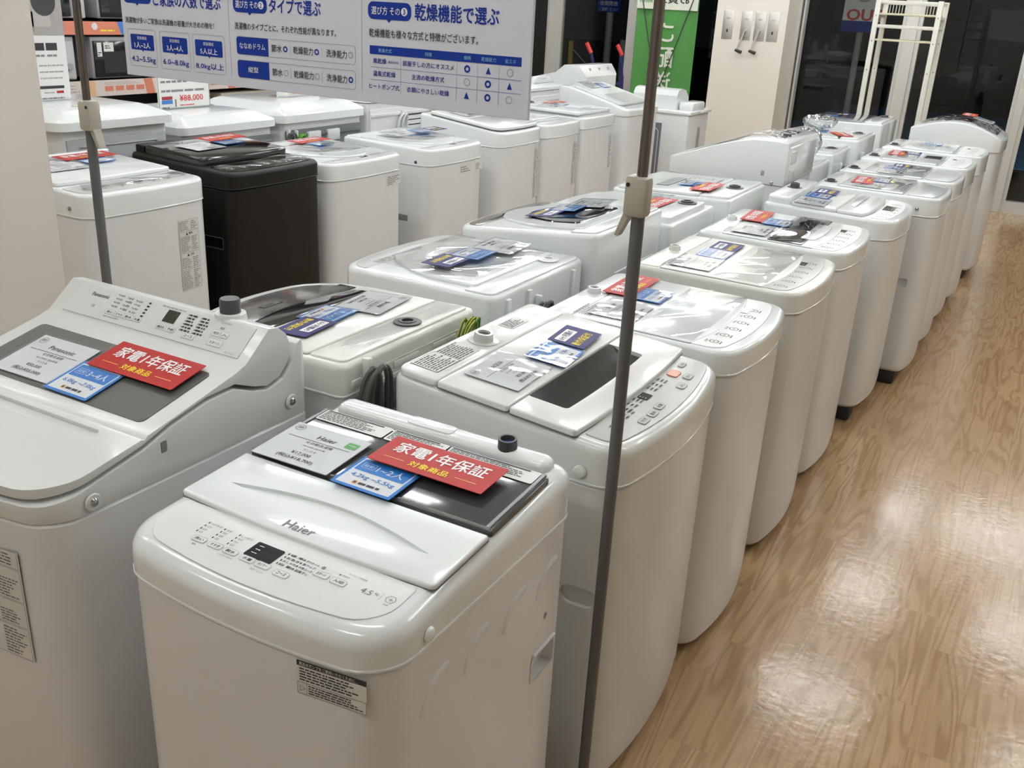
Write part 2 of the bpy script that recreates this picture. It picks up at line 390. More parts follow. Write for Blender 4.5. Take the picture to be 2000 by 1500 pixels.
# ================================================================== washing machines
class Washer:
    def __init__(s, x, y, rz, W, D, H, zs, label, short, group, body=BODYW, top=TOPW, tilt=0.0, bow=.03, rf=.045, rb=.02,
                 r=.02, z0=.02, feet=True, cutters=(), inset=.0035):
        s.x, s.y, s.rz, s.W, s.D, s.H, s.tilt, s.bow, s.rf, s.rb = x, y, rz, W, D, H, tilt, bow, rf, rb
        s.top, s.body, s.zs, s.short, s.group = top, body, zs, short, group
        s.root = thing('washing_machine', label, 'washing machine', (x, y, 0), rz, group)
        c = MB()
        lv = [(z0, .018), (z0 + .012, .008), (z0 + .04, inset + .001), (z0 + .10, inset), (zs - .006, inset), (zs, inset + .004)]
        c.loft([[(p[0], p[1], z) for p in outline(W, D, rf, rb, bow, d)] for z, d in lv], body)
        s.cab = c.build('cabinet', s.root)
        if cutters: cut(s.cab, cutters)
        t = MB(); lv = [(zs + .0015, .010, 0), (zs + .0015, -.0012, 0), (zs + .004, -.0012, 0), (zs + .0055, .0003, 0)]
        for k in range(6):
            a = PI / 2 * k / 5; lv.append((H - r + r * math.sin(a), r * (1 - math.cos(a)), 1))
        t.loft([[(p[0], p[1], z + tilt * p[1] * f) for p in outline(W, D, rf, rb, bow, d)] for z, d, f in lv], top)
        s.cov = t.build('top_cover', s.root)
        s.r = r
        if feet:
            for sx in (-1, 1):
                for sy in (-1, 1):
                    MB().cyl((sx * (W / 2 - .07), sy * (D / 2 - .07), 0), (sx * (W / 2 - .07), sy * (D / 2 - .07), z0 + .004), .024, .02, RUBBER, 12).build('foot', s.root)
    def tp(s, lx, ly, dz=0.0, rot=0.0):
        return Matrix.Translation((lx, ly, s.H + s.tilt * ly + dz)) @ Matrix.Rotation(math.atan(s.tilt), 4, 'X') @ Matrix.Rotation(rot, 4, 'Z')
    def plate(s, name, lx, ly, w, d, m, t=.006, rf=.02, rb=.02, bow=0, bev=.004, dz=-.001, parent=None, rot=0.0, build=True, mb=None):
        mb = mb or MB(); lv = [(0, 0)]
        for k in range(4):
            a = PI / 2 * k / 3; lv.append((t - bev + bev * math.sin(a), bev * (1 - math.cos(a))))
        mb.loft([[(p[0], p[1], z) for p in outline(w, d, rf, rb, bow, q)] for z, q in lv], m, s.tp(lx, ly, dz, rot))
        if not build: return mb
        o = mb.build(name, parent or s.root)
        if name == 'lid' and m in (TOPW, TOPG, TOPC):      # thin dark rim under the lid's edge: painted shade of the gap
            MB().loft([[(p[0], p[1], z) for p in outline(w, d, rf, rb, bow, -.0014)] for z in (0, .0021)], GAPSHADE, s.tp(lx, ly, dz, rot)).build('lid_seal_gap_shade', o, smooth=0)
        return o
    def inlet(s, lx, ly, m=TOPW, r=.02, h=.022, inner=KNOB, dz=0):
        M = s.tp(lx, ly, dz); mb = MB()
        mb.lathe([(r * 1.9, 0), (r * 1.9, .003), (r * 1.25, .004), (r * 1.15, h), (r * .8, h), (r * .75, h - .006)], m, M)
        mb.disc(0, 0, r * .76, inner, M, h - .0055); return mb.build('hose_inlet', s.root)
    def screw(s, lx, ly, z, ax, m=None, r=.011):
        mb = MB(); M = Matrix.Translation((lx, ly, z)) @ (Matrix.Rotation(PI / 2 * ax, 4, 'Y') if abs(ax) == 1 else Matrix.Rotation(PI / 2, 4, 'X'))
        mb.lathe([(r, 0), (r, .002), (r * .8, .005), (r * .4, .0065), (.0005, .007)], m or s.top, M, 14); return mb.build('screw_cap', s.root)
    def panel(s, lx, ly, w, d, m, rf, bow, disp=None, btns=(), style='led', ink=INK, t=.0025, rb=.008, seed=1, dz=.0, big=1.0):
        """control panel with printed legends; disp=(x, y, w, h), btns=[(x, y, w, h, word)] in the panel's own plane"""
        mb = s.plate('control_panel', lx, ly, w, d, m, t, rf, rb, bow, .001, dz, build=False)
        M = s.tp(lx, ly, dz + t + .0004); rnd = random.Random(seed)
        if style == 'led':
            for (x, y, rows, cols) in s.legend:
                for i in range(rows):
                    for j in range(cols):
                        mb.rect(x + j * .030, y - i * .009, x + j * .030 + .002, y - i * .009 + .004, ink, M)
                        mb.scrib(x + j * .030 + .004, y - i * .009 - .001, x + j * .030 + .024, y - i * .009 + .005, 1, ink, M, 0, .8, seed + i * 7 + j, (.6, 1))
        if style == 'dial':
            for k in range(6):
                x = -w * .40 + k * w * .135; y = (-.004 + bow * (1 - (x / (w / 2)) ** 2) * -.6)
                mb.ring(x, y, .0125, .0022, ink, M); mb.scrib(x - .014, y + .015, x + .014, y + .022, 2, ink, M, 0, .5, seed + k, (.5, 1)); mb.scrib(x - .012, y - .021, x + .012, y - .015, 1, ink, M, 0, .55, seed + k + 9, (.6, 1))
                mb.scrib(x - .006, y - .0025, x + .006, y + .0025, 1, INKG, M, 0, .7, seed + k + 3, (1, 1))
        p = mb.build('control_panel', s.root)
        if disp:
            x, y, dw, dh = disp; q = MB(); q.loft([[(a[0], a[1], z) for a in rr_pts(x - dw / 2, y - dh / 2, x + dw / 2, y + dh / 2, .003)] for z in (-.001, .0009)], DISP, M)
            for k in range(3): q.scrib(x - dw * .35, y + dh * (.25 - .27 * k), x - dw * .05, y + dh * (.25 - .27 * k) + .003, 1, PWHITE, M, .0012, .35, seed + k, (.4, .9))
            q.build('display', p, smooth=0)
        for (x, y, bw, bh, word) in btns:
            q = MB(); q.loft([[(a[0], a[1], z) for a in rr_pts(x - bw / 2 + e, y - bh / 2 + e, x + bw / 2 - e, y + bh / 2 - e, bh * .3)] for z, e in ((-.001, 0), (.0012, 0), (.0018, .0006))], m if word else REDB, M)
            q.frame(x - bw / 2, y - bh / 2, x + bw / 2, y + bh / 2, bh * .3, .0008, INKG, M, .0021)
            if word: q.text(word, x, y, bw * .62, bh * .46, ink, M, .0021, .008)
            q.build('button', p)
        return p
    legend = ()
    def side_matrix(s, side, lx, z):
        """matrix of a decal plane: 'F' front (x to the right seen from the front), 'R' right side, 'L' left side"""
        if side == 'F':
            y = -s.D / 2 + .0035 - s.bow * max(0, 1 - (lx / (s.W / 2)) ** 2) - .0010
            return Matrix.Translation((lx, y, z)) @ Matrix.Rotation(PI / 2, 4, 'X') @ Matrix.Rotation(math.atan(s.bow * 8 * lx / s.W ** 2), 4, 'Y')
        sg = 1 if side == 'R' else -1
        return Matrix.Translation((sg * (s.W / 2 - .0025), lx, z)) @ Matrix.Rotation(sg * PI / 2, 4, 'Z') @ Matrix.Rotation(PI / 2, 4, 'X')
    def sticker(s, lx, z, w, h, m=STICK, rows=8, style='plain', seed=0):
        n = 6; mb = MB()
        if style == 'warn':
            M = s.side_matrix('F', lx, z); cut_ = [(0, 1)]
            mb.add([(-w / 2, -h / 2, 0), (w / 2, -h / 2, 0), (w / 2, h / 2, 0), (-w / 2, h / 2, 0), ], [(0, 1, 2, 3)], m, M)
            y = h / 2; k = 0
            for blk, hd in ((.16, 0), (.30, 1), (.24, 1), (.30, 0)):
                bh = blk * h; y0 = y - bh
                mb.frame(-w / 2 + .003, y0 + .001, w / 2 - .003, y - .001, .002, .0006, INK, M, .0004)
                ty = y - .004
                if hd:
                    mb.poly([(-.006 - .012, ty - .012), (.006 - .012, ty - .012), (-.012, ty)], INK, M, .0005); mb.text('警告' if k == 0 else '注意', .008, ty - .006, .02, .009, INK, M, .0005, .01); ty -= .015; k += 1
                mb.scrib(-w / 2 + .006, y0 + .004, w * .06, ty, max(2, int((ty - y0) / .0058)), INKS, M, .0005, .42, seed + int(y * 1e4), (.6, 1))
                mb.scrib(w * .10, y0 + .004, w / 2 - .006, ty - .002, max(2, int((ty - y0) / .0066)), INKS, M, .0005, .42, seed + 3 + int(y * 1e4), (.5, .95)); y = y0
        else:
            M = s.side_matrix('F', lx, z); mb.rect(-w / 2, -h / 2, w / 2, h / 2, m, M)
            mb.scrib(-w / 2 + w * .06, -h / 2 + h * .06, w / 2 - w * .06, h / 2 - h * .06, rows, INKG, M, .0004, .5, seed, (.4, 1))
        return mb.build('warning_label', s.root, smooth=0)
    def film(s, lx, ly, w, d, dz=.010, amp=.004, seed=0, m=None):
        amp *= .7
        nx, ny = 26, 18; v = []; rnd = random.Random(seed); ph = [(rnd.uniform(8, 26), rnd.uniform(8, 26), rnd.uniform(0, 6)) for _ in range(5)]
        for j in range(ny + 1):
            for i in range(nx + 1):
                x = -w / 2 + w * i / nx; y = -d / 2 + d * j / ny
                e = min(1, 7 * min(i / nx, 1 - i / nx, j / ny, 1 - j / ny) + .05)
                v.append((x, y, e * amp * (.6 + .25 * sum(math.sin(a * x + b * y + c) for a, b, c in ph))))
        f = [(j * (nx + 1) + i, j * (nx + 1) + i + 1, (j + 1) * (nx + 1) + i + 1, (j + 1) * (nx + 1) + i) for j in range(ny) for i in range(nx)]
        o = MB().add(v, f, m or FILM, s.tp(lx, ly, dz)).build('protective_film', s.root, smooth=180); o['label'] = 'clear wrinkled protective film'; return o
    def cord(s, lx, z, dy=.03, m=None, n=3, r=.0042, size=.06, earth=False, name='power_cord'):
        """a bundle of looped cord hanging from a hook on the back"""
        y = s.D / 2 + dy * .6
        if not earth: MB().box((lx, s.D / 2 + .008, z + size * .9), (.016, .022, .05), s.top, None, .005).build('cord_hook', s.root)
        mb = MB(); rnd = random.Random(int(lx * 1000) + 5)
        for k in range(n):
            w = size * rnd.uniform(.35, .7); h = size * rnd.uniform(1.0, 1.5); ox = lx + rnd.uniform(-.3, .3) * size; pts = []
            for i in range(25):
                a = 2 * PI * i / 24; pts.append((ox + w * math.sin(a), y + rnd.uniform(0, .002) + .010 * k * .7 + .006 * math.cos(2 * a), z + size - h + h * math.cos(a)))
            mb.tube(pts, r, m or CORD, 7)
            if earth: mb.tube([(p[0] + r * .7, p[1], p[2] + r * .5) for p in pts], r * .55, EARTHY, 5)
        return mb.build(name, s.root)
    def cards(s, lst, cz):
        """lst of (kind, world x, world y, extra height, angle, tilt)"""
        for k, wx, wy, h, a in lst:
            p = Matrix.Rotation(-s.rz, 4, 'Z') @ Vector((wx - s.x, wy - s.y, 0))
            M = Matrix.Translation((s.x, s.y, 0)) @ Matrix.Rotation(s.rz, 4, 'Z')
            q = M @ Vector((p.x, p.y, s.H + s.tilt * p.y + cz + h))
            o = card(k, q, s.rz + a, CNAME[k[0]] + ' on ' + s.short, CNAME[k[0]].split(' ')[0] + ' cards on the washing machines', (math.atan(s.tilt), 0))

def box_cut(c, d, bev=.006):
    return MB().box(c, d, DARK, None, bev)

GR = 'washing machines in the right-hand row along the aisle'
GM = 'washing machines in the middle row, backs to the right-hand row'
GL = 'washing machines in the row behind the sign, facing the aisle'
GF = 'drum washers in the far left row showing their backs'
A90 = PI / 2

#---PARTS---
# ================================================================== solid with a shaped side profile and rounded plan corners
def shaped(name, parent, prof, W, D, rf, rb, bow, m, bev=.006, cutters=(), d=0.0):
    """prof: (y, z) outline seen from the side; the plan is a rounded rectangle"""
    X = W / 2 + .2
    mb = MB(); mb.loft([[(x, p[0], p[1]) for p in prof] for x in (-X, X)], m)
    o = mb.build(name, parent, smooth=0)
    zs_ = [p[1] for p in prof]
    k = MB(); k.loft([[(p[0], p[1], z) for p in outline(W, D, rf, rb, bow, d, n=7)] for z in (min(zs_) - .1, max(zs_) + .1)], m)
    bm = bmesh.new(); bm.from_mesh(o.data); bmesh.ops.recalc_face_normals(bm, faces=bm.faces[:]); bm.to_mesh(o.data); bm.free()
    c = k.build('cutter', parent, smooth=0)
    md = o.modifiers.new('b', 'BOOLEAN'); md.operation = 'INTERSECT'; md.object = c; md.solver = 'EXACT'
    if bev:
        b = o.modifiers.new('v', 'BEVEL'); b.width = bev; b.segments = 3; b.limit_method = 'ANGLE'; b.angle_limit = math.radians(38)
    bpy.context.view_layer.update()
    me = bpy.data.meshes.new_from_object(o.evaluated_get(bpy.context.evaluated_depsgraph_get()))
    o.modifiers.clear(); o.data = me; bpy.data.objects.remove(c)
    if cutters: cut(o, cutters)
    me = o.data; me.polygons.foreach_set('use_smooth', [True] * len(me.polygons)); me.set_sharp_from_angle(angle=math.radians(30))
    return o

# ================================================================== the nearest white machine, front to the camera
h = Washer(-.875, 1.11, 0, .52, .56, .885, .805, 'white compact washing machine with smoked back window, nearest, marked 4.5 kg',
           'nearest machine with the smoked window', GR, tilt=.06, bow=.025, rf=.065, rb=.035, r=.03,
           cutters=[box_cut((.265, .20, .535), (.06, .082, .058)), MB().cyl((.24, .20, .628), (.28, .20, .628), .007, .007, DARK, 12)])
lens = [(-.198 + .398 * k / 16, -.094 + .034 * math.sin(PI * k / 16)) for k in range(17)] + [(.20 - .398 * k / 16, -.096) for k in range(1, 16)]
lid = h.plate('lid', 0, -.0795, .498, .15, TOPW, .010, .008, .004, .008, .004)
k = MB(); k.loft([[(p[0], p[1] + (0 if z > .01 else .0), z) for p in lens] for z in (.003, .05)], TOPW, h.tp(0, 0)); cut(lid, [k])
wn = h.plate('lid_window', 0, .1035, .496, .20, mat('window_smoke_glossy', (.050, .051, .054), .10, coat=.5), .0105, .004, .014, 0, .004)
wn['label'] = 'smoked transparent lid window'
M = h.tp(0, 0, .0099)
tr = MB(); tr.box((0, .0065, .0005), (.488, .004, .004), CHROME, M); tr.box((-.018, .075, .0), (.0022, .14, .0024), mat('window_rib', (.16, .165, .17), .2), M)
for sx in (-1, 1): tr.box((sx * .237, .105, .0), (.006, .19, .003), mat('window_rail', (.30, .31, .32), .15, coat=.4), M)
tr.build('window_trim', wn, smooth=0)
st = MB()
for x0, x1, sd in ((-.232, -.078, 1), (-.074, .046, 2), (.05, .232, 3)):
    st.rrect(x0, .158, x1, .199, .004, STICK, M, .0012); st.rect(x0 + .004, .193, x1 - .02, .197, INK, M, .0016)
    st.scrib(x0 + .004, .162, x1 - .006, .192, 6, INK, M, .0016, .5, sd, (.6, 1))
st.build('warning_label', wn, smooth=0)
h.plate('rear_rim', 0, .237, .462, .052, TOPW, .020, .02, .022, 0, .015, -.002)
h.plate('softener_tab', -.02, .237, .10, .03, TOPW, .004, .01, .01, 0, .002, .016)
q = MB(); M = h.tp(.141, .237, .016); q.lathe([(.018, 0), (.017, .020), (.013, .020), (.012, .008)], KNOB, M, 18); q.disc(0, 0, .0125, BLUEPL, M, .010); q.build('hose_inlet', h.root)
# control panel
pm = h.plate('control_panel', 0, -.2085, .455, .098, PANELW, .0018, .05, .012, .024, .001, 0, build=False)
M = h.tp(0, 0, .0023)
for x, y, words in ((-.146, -.194, ('つけおき', '12分', '8分', '5分')), (-.112, -.195, ('注水', '3回', '2回', '1回')), (-.081, -.195, ('しっかり', '10分', '7分', '4分'))):
    for i, wd in enumerate(words):
        yy = y - i * .0085; pm.rect(x, yy - .002, x + .0022, yy + .002, INK, M); pm.text(wd, x + .005, yy, None, .0052, INKG, M, 0, 0, 'L')
for x, words in ((.016, ('標 準', 'お急ぎ', 'おしゃれ', '自 動')), (.046, ('デリケート', '香アップ', '大物コース', '部屋干し'))):
    for i, wd in enumerate(words):
        yy = -.194 - i * .0085; pm.rect(x, yy - .002, x + .0022, yy + .002, INK, M); pm.text(wd, x + .005, yy, .024, .0052, INK, M, 0, .006, 'L')
pm.disc(.083, -.194, .0035, INKG, M, 0, 12); pm.disc(.114, -.1945, .0015, INK, M, 0, 8); pm.text('予約中', .124, -.1945, None, .004, INKG, M)
pm.text('タイマー 1時間後', .140, -.1865, None, .004, INKG, M)
pm.text('4.5', .170, -.206, None, .011, INKG, M, 0, .002); pm.text('kg', .186, -.2035, None, .0065, INKG, M)
pm.rect(.1945, -.213, .195, -.198, INKG, M)
pm.ring(.210, -.204, .0085, .001, INKG, M, 0, 6); pm.rect(.2065, -.2045, .2135, -.2035, INKG, M); pm.rect(.2095, -.2075, .2105, -.2005, INKG, M); pm.text('抗菌', .210, -.2165, None, .004, INKG, M)
pm.text('弱め', -.123, -.2475, None, .004, INKG, M); pm.text('シャワーすすぎ', -.060, -.2475, None, .004, INKG, M); pm.text('毛布・ふとん', .005, -.2495, None, .004, INKG, M)
pp = pm.build('control_panel', h.root)
q = MB(); M2 = h.tp(-.016, -.2105, .002); q.loft([[(a[0], a[1], z) for a in rr_pts(-.026, -.018, .026, .018, .003)] for z in (-.001, .0009)], DISP, M2)
for k in range(3): q.scrib(-.018, .008 - .009 * k, -.008, .012 - .009 * k, 1, PWHITE, M2, .0012, .35, k, (1, 1))
q.build('display', pp, smooth=0)
for x, wd, y in ((-.124, '洗い', -.235), (-.091, 'すすぎ', -.235), (-.060, '脱水', -.235), (-.026, '水量', -.236), (.004, 'タイマー', -.236), (.041, 'コース', -.238), (.091, 'スタート', -.209), (.123, '入/切', -.210)):
    q = MB(); q.loft([[(a[0], a[1], z) for a in rr_pts(x - .0135 + e, y - .0065 + e, x + .0135 - e, y + .0065 - e, .004)] for z, e in ((-.002, 0), (.0005, 0), (.0012, .0006))], PANELW, M)
    q.frame(x - .0135, y - .0065, x + .0135, y + .0065, .004, .0006, LOGO, M, .0014); q.text(wd, x, y, .017, .0062, INK, M, .0014, .01); q.build('button', pp)
q = MB(); q.text('Haier', -.008, -.141, .058, .0185, INKG, h.tp(0, 0, .0092), .0006, 0.012); q.build('logo', lid, smooth=0)
h.screw(.2605, -.183, .826, 1, r=.012)
# front label
M = h.side_matrix('F', .175, .771); q = MB(); q.rect(-.055, -.028, .055, .028, STICK, M); q.rect(-.055, .019, .055, .028, INK, M, .0004)
q.text('風呂水ポンプをご使用いただくために…', -.004, .0235, .094, .0058, PWHITE, M, .0008); q.scrib(-.051, -.006, .051, .017, 5, INK, M, .0004, .5, 3, (.7, 1))
q.frame(-.055, -.028, .055, -.008, .001, .0006, INK, M, .0006); q.rect(-.040, -.028, -.0395, -.008, INK, M, .0006); q.ring(-.0475, -.0185, .006, .001, INK, M, .0006, 3)
q.scrib(-.037, -.026, .051, -.010, 4, INK, M, .0004, .5, 4, (.7, 1)); q.build('warning_label', h.root, smooth=0)
# side: handle rim and pressed arcs
q = MB(); M = h.side_matrix('R', .20, .535); q.frame(-.045, -.033, .045, .033, .012, .004, BODYW, M, .0008); q.box((0, .030, .001), (.084, .007, .007), BODYW, M, .003); q.build('carry_handle', h.root)
for yc in (-.135, -.02, .10, .215):
    q = MB(); pts = [(.2455, yc + .052 * math.cos(a), .68 + .055 * math.sin(a)) for a in [PI * (.98 - .55 * k / 10) for k in range(11)]]; q.tube(pts, .0145, BODYW, 12)
    q.build('pressed_rib', h.root)
h.cards([('pH', -1.03, 1.17, .002, .02)], .0125)
h.cards([('b12', -.869, 1.145, .003, .0)], .0125)
h.cards([('red', -.80, 1.222, .010, -.005)], .0145)

# ================================================================== first machine of the aisle row
a = Washer(-.86, 1.83, A90, .60, .53, .893, .785, 'warm grey washing machine with recessed dark lid window and taupe panel, behind the nearest one',
           'warm grey machine behind the nearest one', GR, body=BODYG, top=TOPG, tilt=.085, bow=.036, rf=.05, rb=.03, r=.022,
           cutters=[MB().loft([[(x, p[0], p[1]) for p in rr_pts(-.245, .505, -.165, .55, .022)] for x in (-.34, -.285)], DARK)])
a.plate('rear_cover', 0, .205, .592, .100, TOPG, .013, .008, .026, 0, .006)
a.plate('lid', 0, .0665, .596, .170, TOPG, .014, .008, .008, 0, .004)
fl = a.plate('lid', 0, -.0965, .596, .150, TOPG, .014, .008, .008, .014, .004)
k = MB(); k.loft([[(p[0], p[1], z) for p in outline(.40, .092, .01, .01, .006)] for z in (.0025, .05)], SMOKE, a.tp(-.02, -.068)); cut(fl, [k])
q = MB(); M = a.tp(-.02, -.068); q.loft([[(x, y, z) for y, z in ((-.044, .0038), (.016, .005), (.028, .0105), (.042, .0135), (.042, .0026), (-.044, .0026))] for x in (-.199, .199)], SMOKE, M)
q.build('lid_window', fl)['label'] = 'dark smoked lid window set in a recess'
q = MB(); M = a.tp(0, .207, .0125)
q.rrect(-.26, -.034, -.085, .036, .003, STICK, M, .0008); q.scrib(-.255, -.030, -.175, .032, 9, INK, M, .0012, .5, 1, (.7, 1)); q.scrib(-.168, -.030, -.09, .032, 9, INK, M, .0012, .5, 2, (.7, 1)); q.frame(-.26, -.034, -.17, .036, .002, .0008, INK, M, .0012); q.build('warning_label', a.root, smooth=0); q = MB()
q.rrect(.085, -.02, .17, .022, .003, STICK, M, .0008); q.scrib(.09, -.016, .16, .018, 6, INK, M, .0012, .5, 3, (.6, 1)); q.build('warning_label', a.root, smooth=0)
a.inlet(-.03, .20, TOPG, .019, .022, dz=.011)
a.legend = ((-.12, .030, 4, 3), (.02, .030, 4, 3), (-.215, .004, 2, 4))
a.panel(0, -.213, .545, .066, PANELT, .03, .032, disp=(-.02, .010, .034, .024), t=.0025,
        btns=[(.15, .008, .040, .026, ''), (.158, -.024, .034, .020, 'スタート'), (.095, -.032, .034, .020, '入'), (-.045, -.034, .034, .019, '水量'), (-.09, -.037, .034, .019, '脱水'), (-.135, -.036, .034, .019, 'すすぎ'), (.215, .012, .03, .014, '切')], seed=3)
a.screw(-.302, -.19, .812, -1, m=TOPG, r=.014)
a.cards([('pA', -.925, 1.685, .001, .04), ('b34', -.893, 1.84, .004, .07), ('navy', -.905, 1.967, .006, .09)], .015)

# ================================================================== the near machine on the left with the raised rear panel
p = thing('washing_machine', 'pale grey washing machine at left with raised rear control panel and sloping glass lid', 'washing machine', (-1.555, 1.12, 0), 0, GR)
PW, PD = .59, .62
c = MB(); c.loft([[(q_[0], q_[1], z) for q_ in outline(PW, PD, .06, .02, .03, d)] for z, d in ((.02, .03), (.032, .016), (.07, .01), (.14, .0035), (.822, .0035), (.828, .008))], BODYW)
pc = c.build('cabinet', p); cut(pc, [MB().loft([[(x, q_[0], q_[1]) for q_ in rr_pts(-.13, .2, .27, .70, .03)] for x in (.2865, .4)], BODYG), box_cut((.29, .07, .735), (.012, .40, .012)), box_cut((.29, .07, .715), (.009, .40, .008))])
shaped('top_cover', p, [(-.36, .829), (-.36, .858), (-.30, .862), (-.118, .898), (-.053, .920), (.034, .938), (.10, .941), (.15, .920), (.19, .910), (.235, .920), (.262, .948), (.276, .984), (.290, .990), (.303, .96), (.33, .93), (.33, .829)],
       PW - .006, PD - .006, .06, .02, .03, PAN, .004, cutters=[box_cut((.30, -.075, .888), (.02, .014, .022), .002)])
lp = [(-.36, .866), (-.30, .870), (-.118, .906), (-.053, .928), (.034, .946), (.105, .949), (.155, .928), (.19, .919), (.228, .928), (.254, .955), (.260, .985), (.250, 1.012), (.228, 1.030), (.203, 1.034), (.137, .980), (.11, .970), (0, .944), (-.105, .920), (-.112, .914), (-.119, .917), (-.26, .893), (-.36, .880)]
ld = shaped('lid', p, lp, PW - .012, PD - .016, .075, .02, .03, PAN, .005)
def face(y0, z0, y1, z1, off=0.0):
    t = math.atan2(z1 - z0, y1 - y0); return Matrix.Translation((0, (y0 + y1) / 2, (z0 + z1) / 2)) @ Matrix.Rotation(t, 4, 'X') @ Matrix.Translation((0, 0, off))
M = face(.137, .980, .203, 1.034, .0004); q = MB(); q.loft([[(x_, y_, z) for x_, y_ in rr_pts(-.252, -.037, .263, .037, .003)] for z in (-.002, .0016)], PANELW if False else PAN, M)
Z = .002; U = lambda u: -.252 + .515 * u; V = lambda v: -.037 + .074 * v
q.text('Panasonic', U(.155), V(.74), .052, .0085, INK, M, Z, .012); q.text('7.0', U(.15), V(.36), None, .006, INKG, M, Z)
for j, (u, ws) in enumerate(((.245, ('つけおき', '15分', '10分', '3分')), (.30, ('注水', '3回', '2回', '1回')), (.355, ('12分', '7分', '3分', '1分')))):
    for i, wd in enumerate(ws): q.rect(U(u), V(.90 - .13 * i - .02 * j) - .001, U(u) + .0015, V(.90 - .13 * i - .02 * j) + .002, INK, M, Z); q.text(wd, U(u + .006), V(.90 - .13 * i - .02 * j), .016, .0048, INK, M, Z, .01, 'L')
q.scrib(U(.425), V(.38), U(.44), V(.95), 5, INK, M, Z, .5, 4, (1, 1)); q.scrib(U(.50), V(.90), U(.63), V(.96), 1, LOGO, M, Z, .7, 5, (1, 1))
for x0 in (.655, .725):
    for i in range(6): q.rect(U(x0), V(.86 - .10 * i) - .002, U(x0) + .002, V(.86 - .10 * i) + .0015, INK, M, Z); q.scrib(U(x0 + .006), V(.82 - .10 * i), U(x0 + .055), V(.90 - .10 * i), 1, INK, M, Z, .7, i + int(x0 * 100), (.7, 1))
q.text('・ECONAVI', U(.85), V(.90), None, .0045, INKG, M, Z); q.text('電源', U(.85), V(.72), None, .005, INK, M, Z)
q.scrib(U(.24), V(.12), U(.33), V(.17), 1, LOGO, M, Z, .8, 8, (1, 1)); q.text('NA-F7AH', U(.95), V(.07), None, .004, LOGO, M, Z)
pp = q.build('control_panel', p, smooth=0)
q = MB(); q.loft([[(x_, y_, z) for x_, y_ in rr_pts(U(.545), V(.46), U(.61), V(.86), .001)] for z in (-.001, .0024)], mat('display_olive', (.028, .03, .018), .15), M); q.build('display', pp, smooth=0)
for u0, u1, v0, v1, wd in ((.235, .29, .22, .38, '洗い'), (.29, .345, .22, .38, 'すすぎ'), (.345, .40, .22, .38, '脱水'), (.40, .445, .22, .38, '水量'), (.535, .59, .20, .36, '風呂水'), (.59, .64, .20, .36, '予約'), (.685, .75, .14, .32, 'コース'), (.815, .855, .44, .64, '切'), (.86, .90, .44, .64, '入'), (.82, .895, .14, .36, 'スタート')):
    q = MB(); q.loft([[(x_, y_, z) for x_, y_ in rr_pts(U(u0) + e, V(v0) + e, U(u1) - e, V(v1) - e, .002)] for z, e in ((-.001, 0), (.0020, 0), (.0024, .0005))], PAN, M)
    q.frame(U(u0), V(v0), U(u1), V(v1), .002, .0005, LOGO, M, .0026); q.text(wd, (U(u0) + U(u1)) / 2, (V(v0) + V(v1)) / 2, (U(u1) - U(u0)) * .68, .0058, INK, M, .0026, .01); q.build('button', pp)
M = face(-.105, .920, .11, .970, .0012); q = MB(); q.loft([[(x_, y_, z) for x_, y_ in rr_pts(-.245, -.088, .248, .088, .012)] for z in (-.003, .0006)], SMOKEG, M); q.build('lid_window', ld, smooth=0)['label'] = 'dark grey glass in the lid'
M = face(-.26, .893, -.119, .917, .0)
cut(ld, [MB().loft([[(x_, y_, z) for x_, y_ in rr_pts(-.25, .012 + e, .20, .060, .01)] for z, e in ((-.008, .03), (.02, 0))], PAN, M)])
q = MB(); M = Matrix.Translation((.165, .225, 1.028)); q.lathe([(.030, -.012), (.028, .006), (.021, .008), (.021, .036), (.019, .040), (.0005, .040)], KNOB, M, 24)
q.lathe([(.036, -.014), (.031, .010), (.022, .011)], PAN, M, 24); q.build('hose_inlet', p)
MB().box((.2905, -.075, .888), (.004, .011, .019), INKG).build('side_slot', p, smooth=0)
for y_, z_ in ((-.23, .848), (.252, .865)):
    q = MB(); M = Matrix.Translation((.2945, y_, z_)) @ Matrix.Rotation(PI / 2, 4, 'Y'); q.lathe([(.016, 0), (.014, .003), (.010, .003)], PAN, M, 18); q.lathe([(.009, .002), (.006, .006), (.0005, .007)], CHROME, M, 12); q.build('screw', p)
wd_ = type('o', (), {})()
pw = Washer.__new__(Washer); pw.W, pw.D, pw.bow, pw.root = PW, PD, .03, p
pw.sticker(.135, .66, .16, .22, STICK, style='warn', seed=11)
for sx in (-.22, .22):
    for sy in (-.22, .22): MB().cyl((sx, sy, 0), (sx, sy, .024), .024, .02, RUBBER, 12).build('foot', p)
for kd, x_, y_, h_, rz_ in (('pP', -1.66, 1.11, .0, .02), ('b34', -1.515, 1.085, .001, .0), ('red', -1.44, 1.168, .006, .0)):
    o = card(kd, (x_, y_, .945 + (y_ - 1.12) * .2326 + .0035 + h_), rz_, CNAME[kd[0]] + ' on the sloping-lid machine at left', CNAME[kd[0]].split(' ')[0] + ' cards on the washing machines', (.2286, 0))
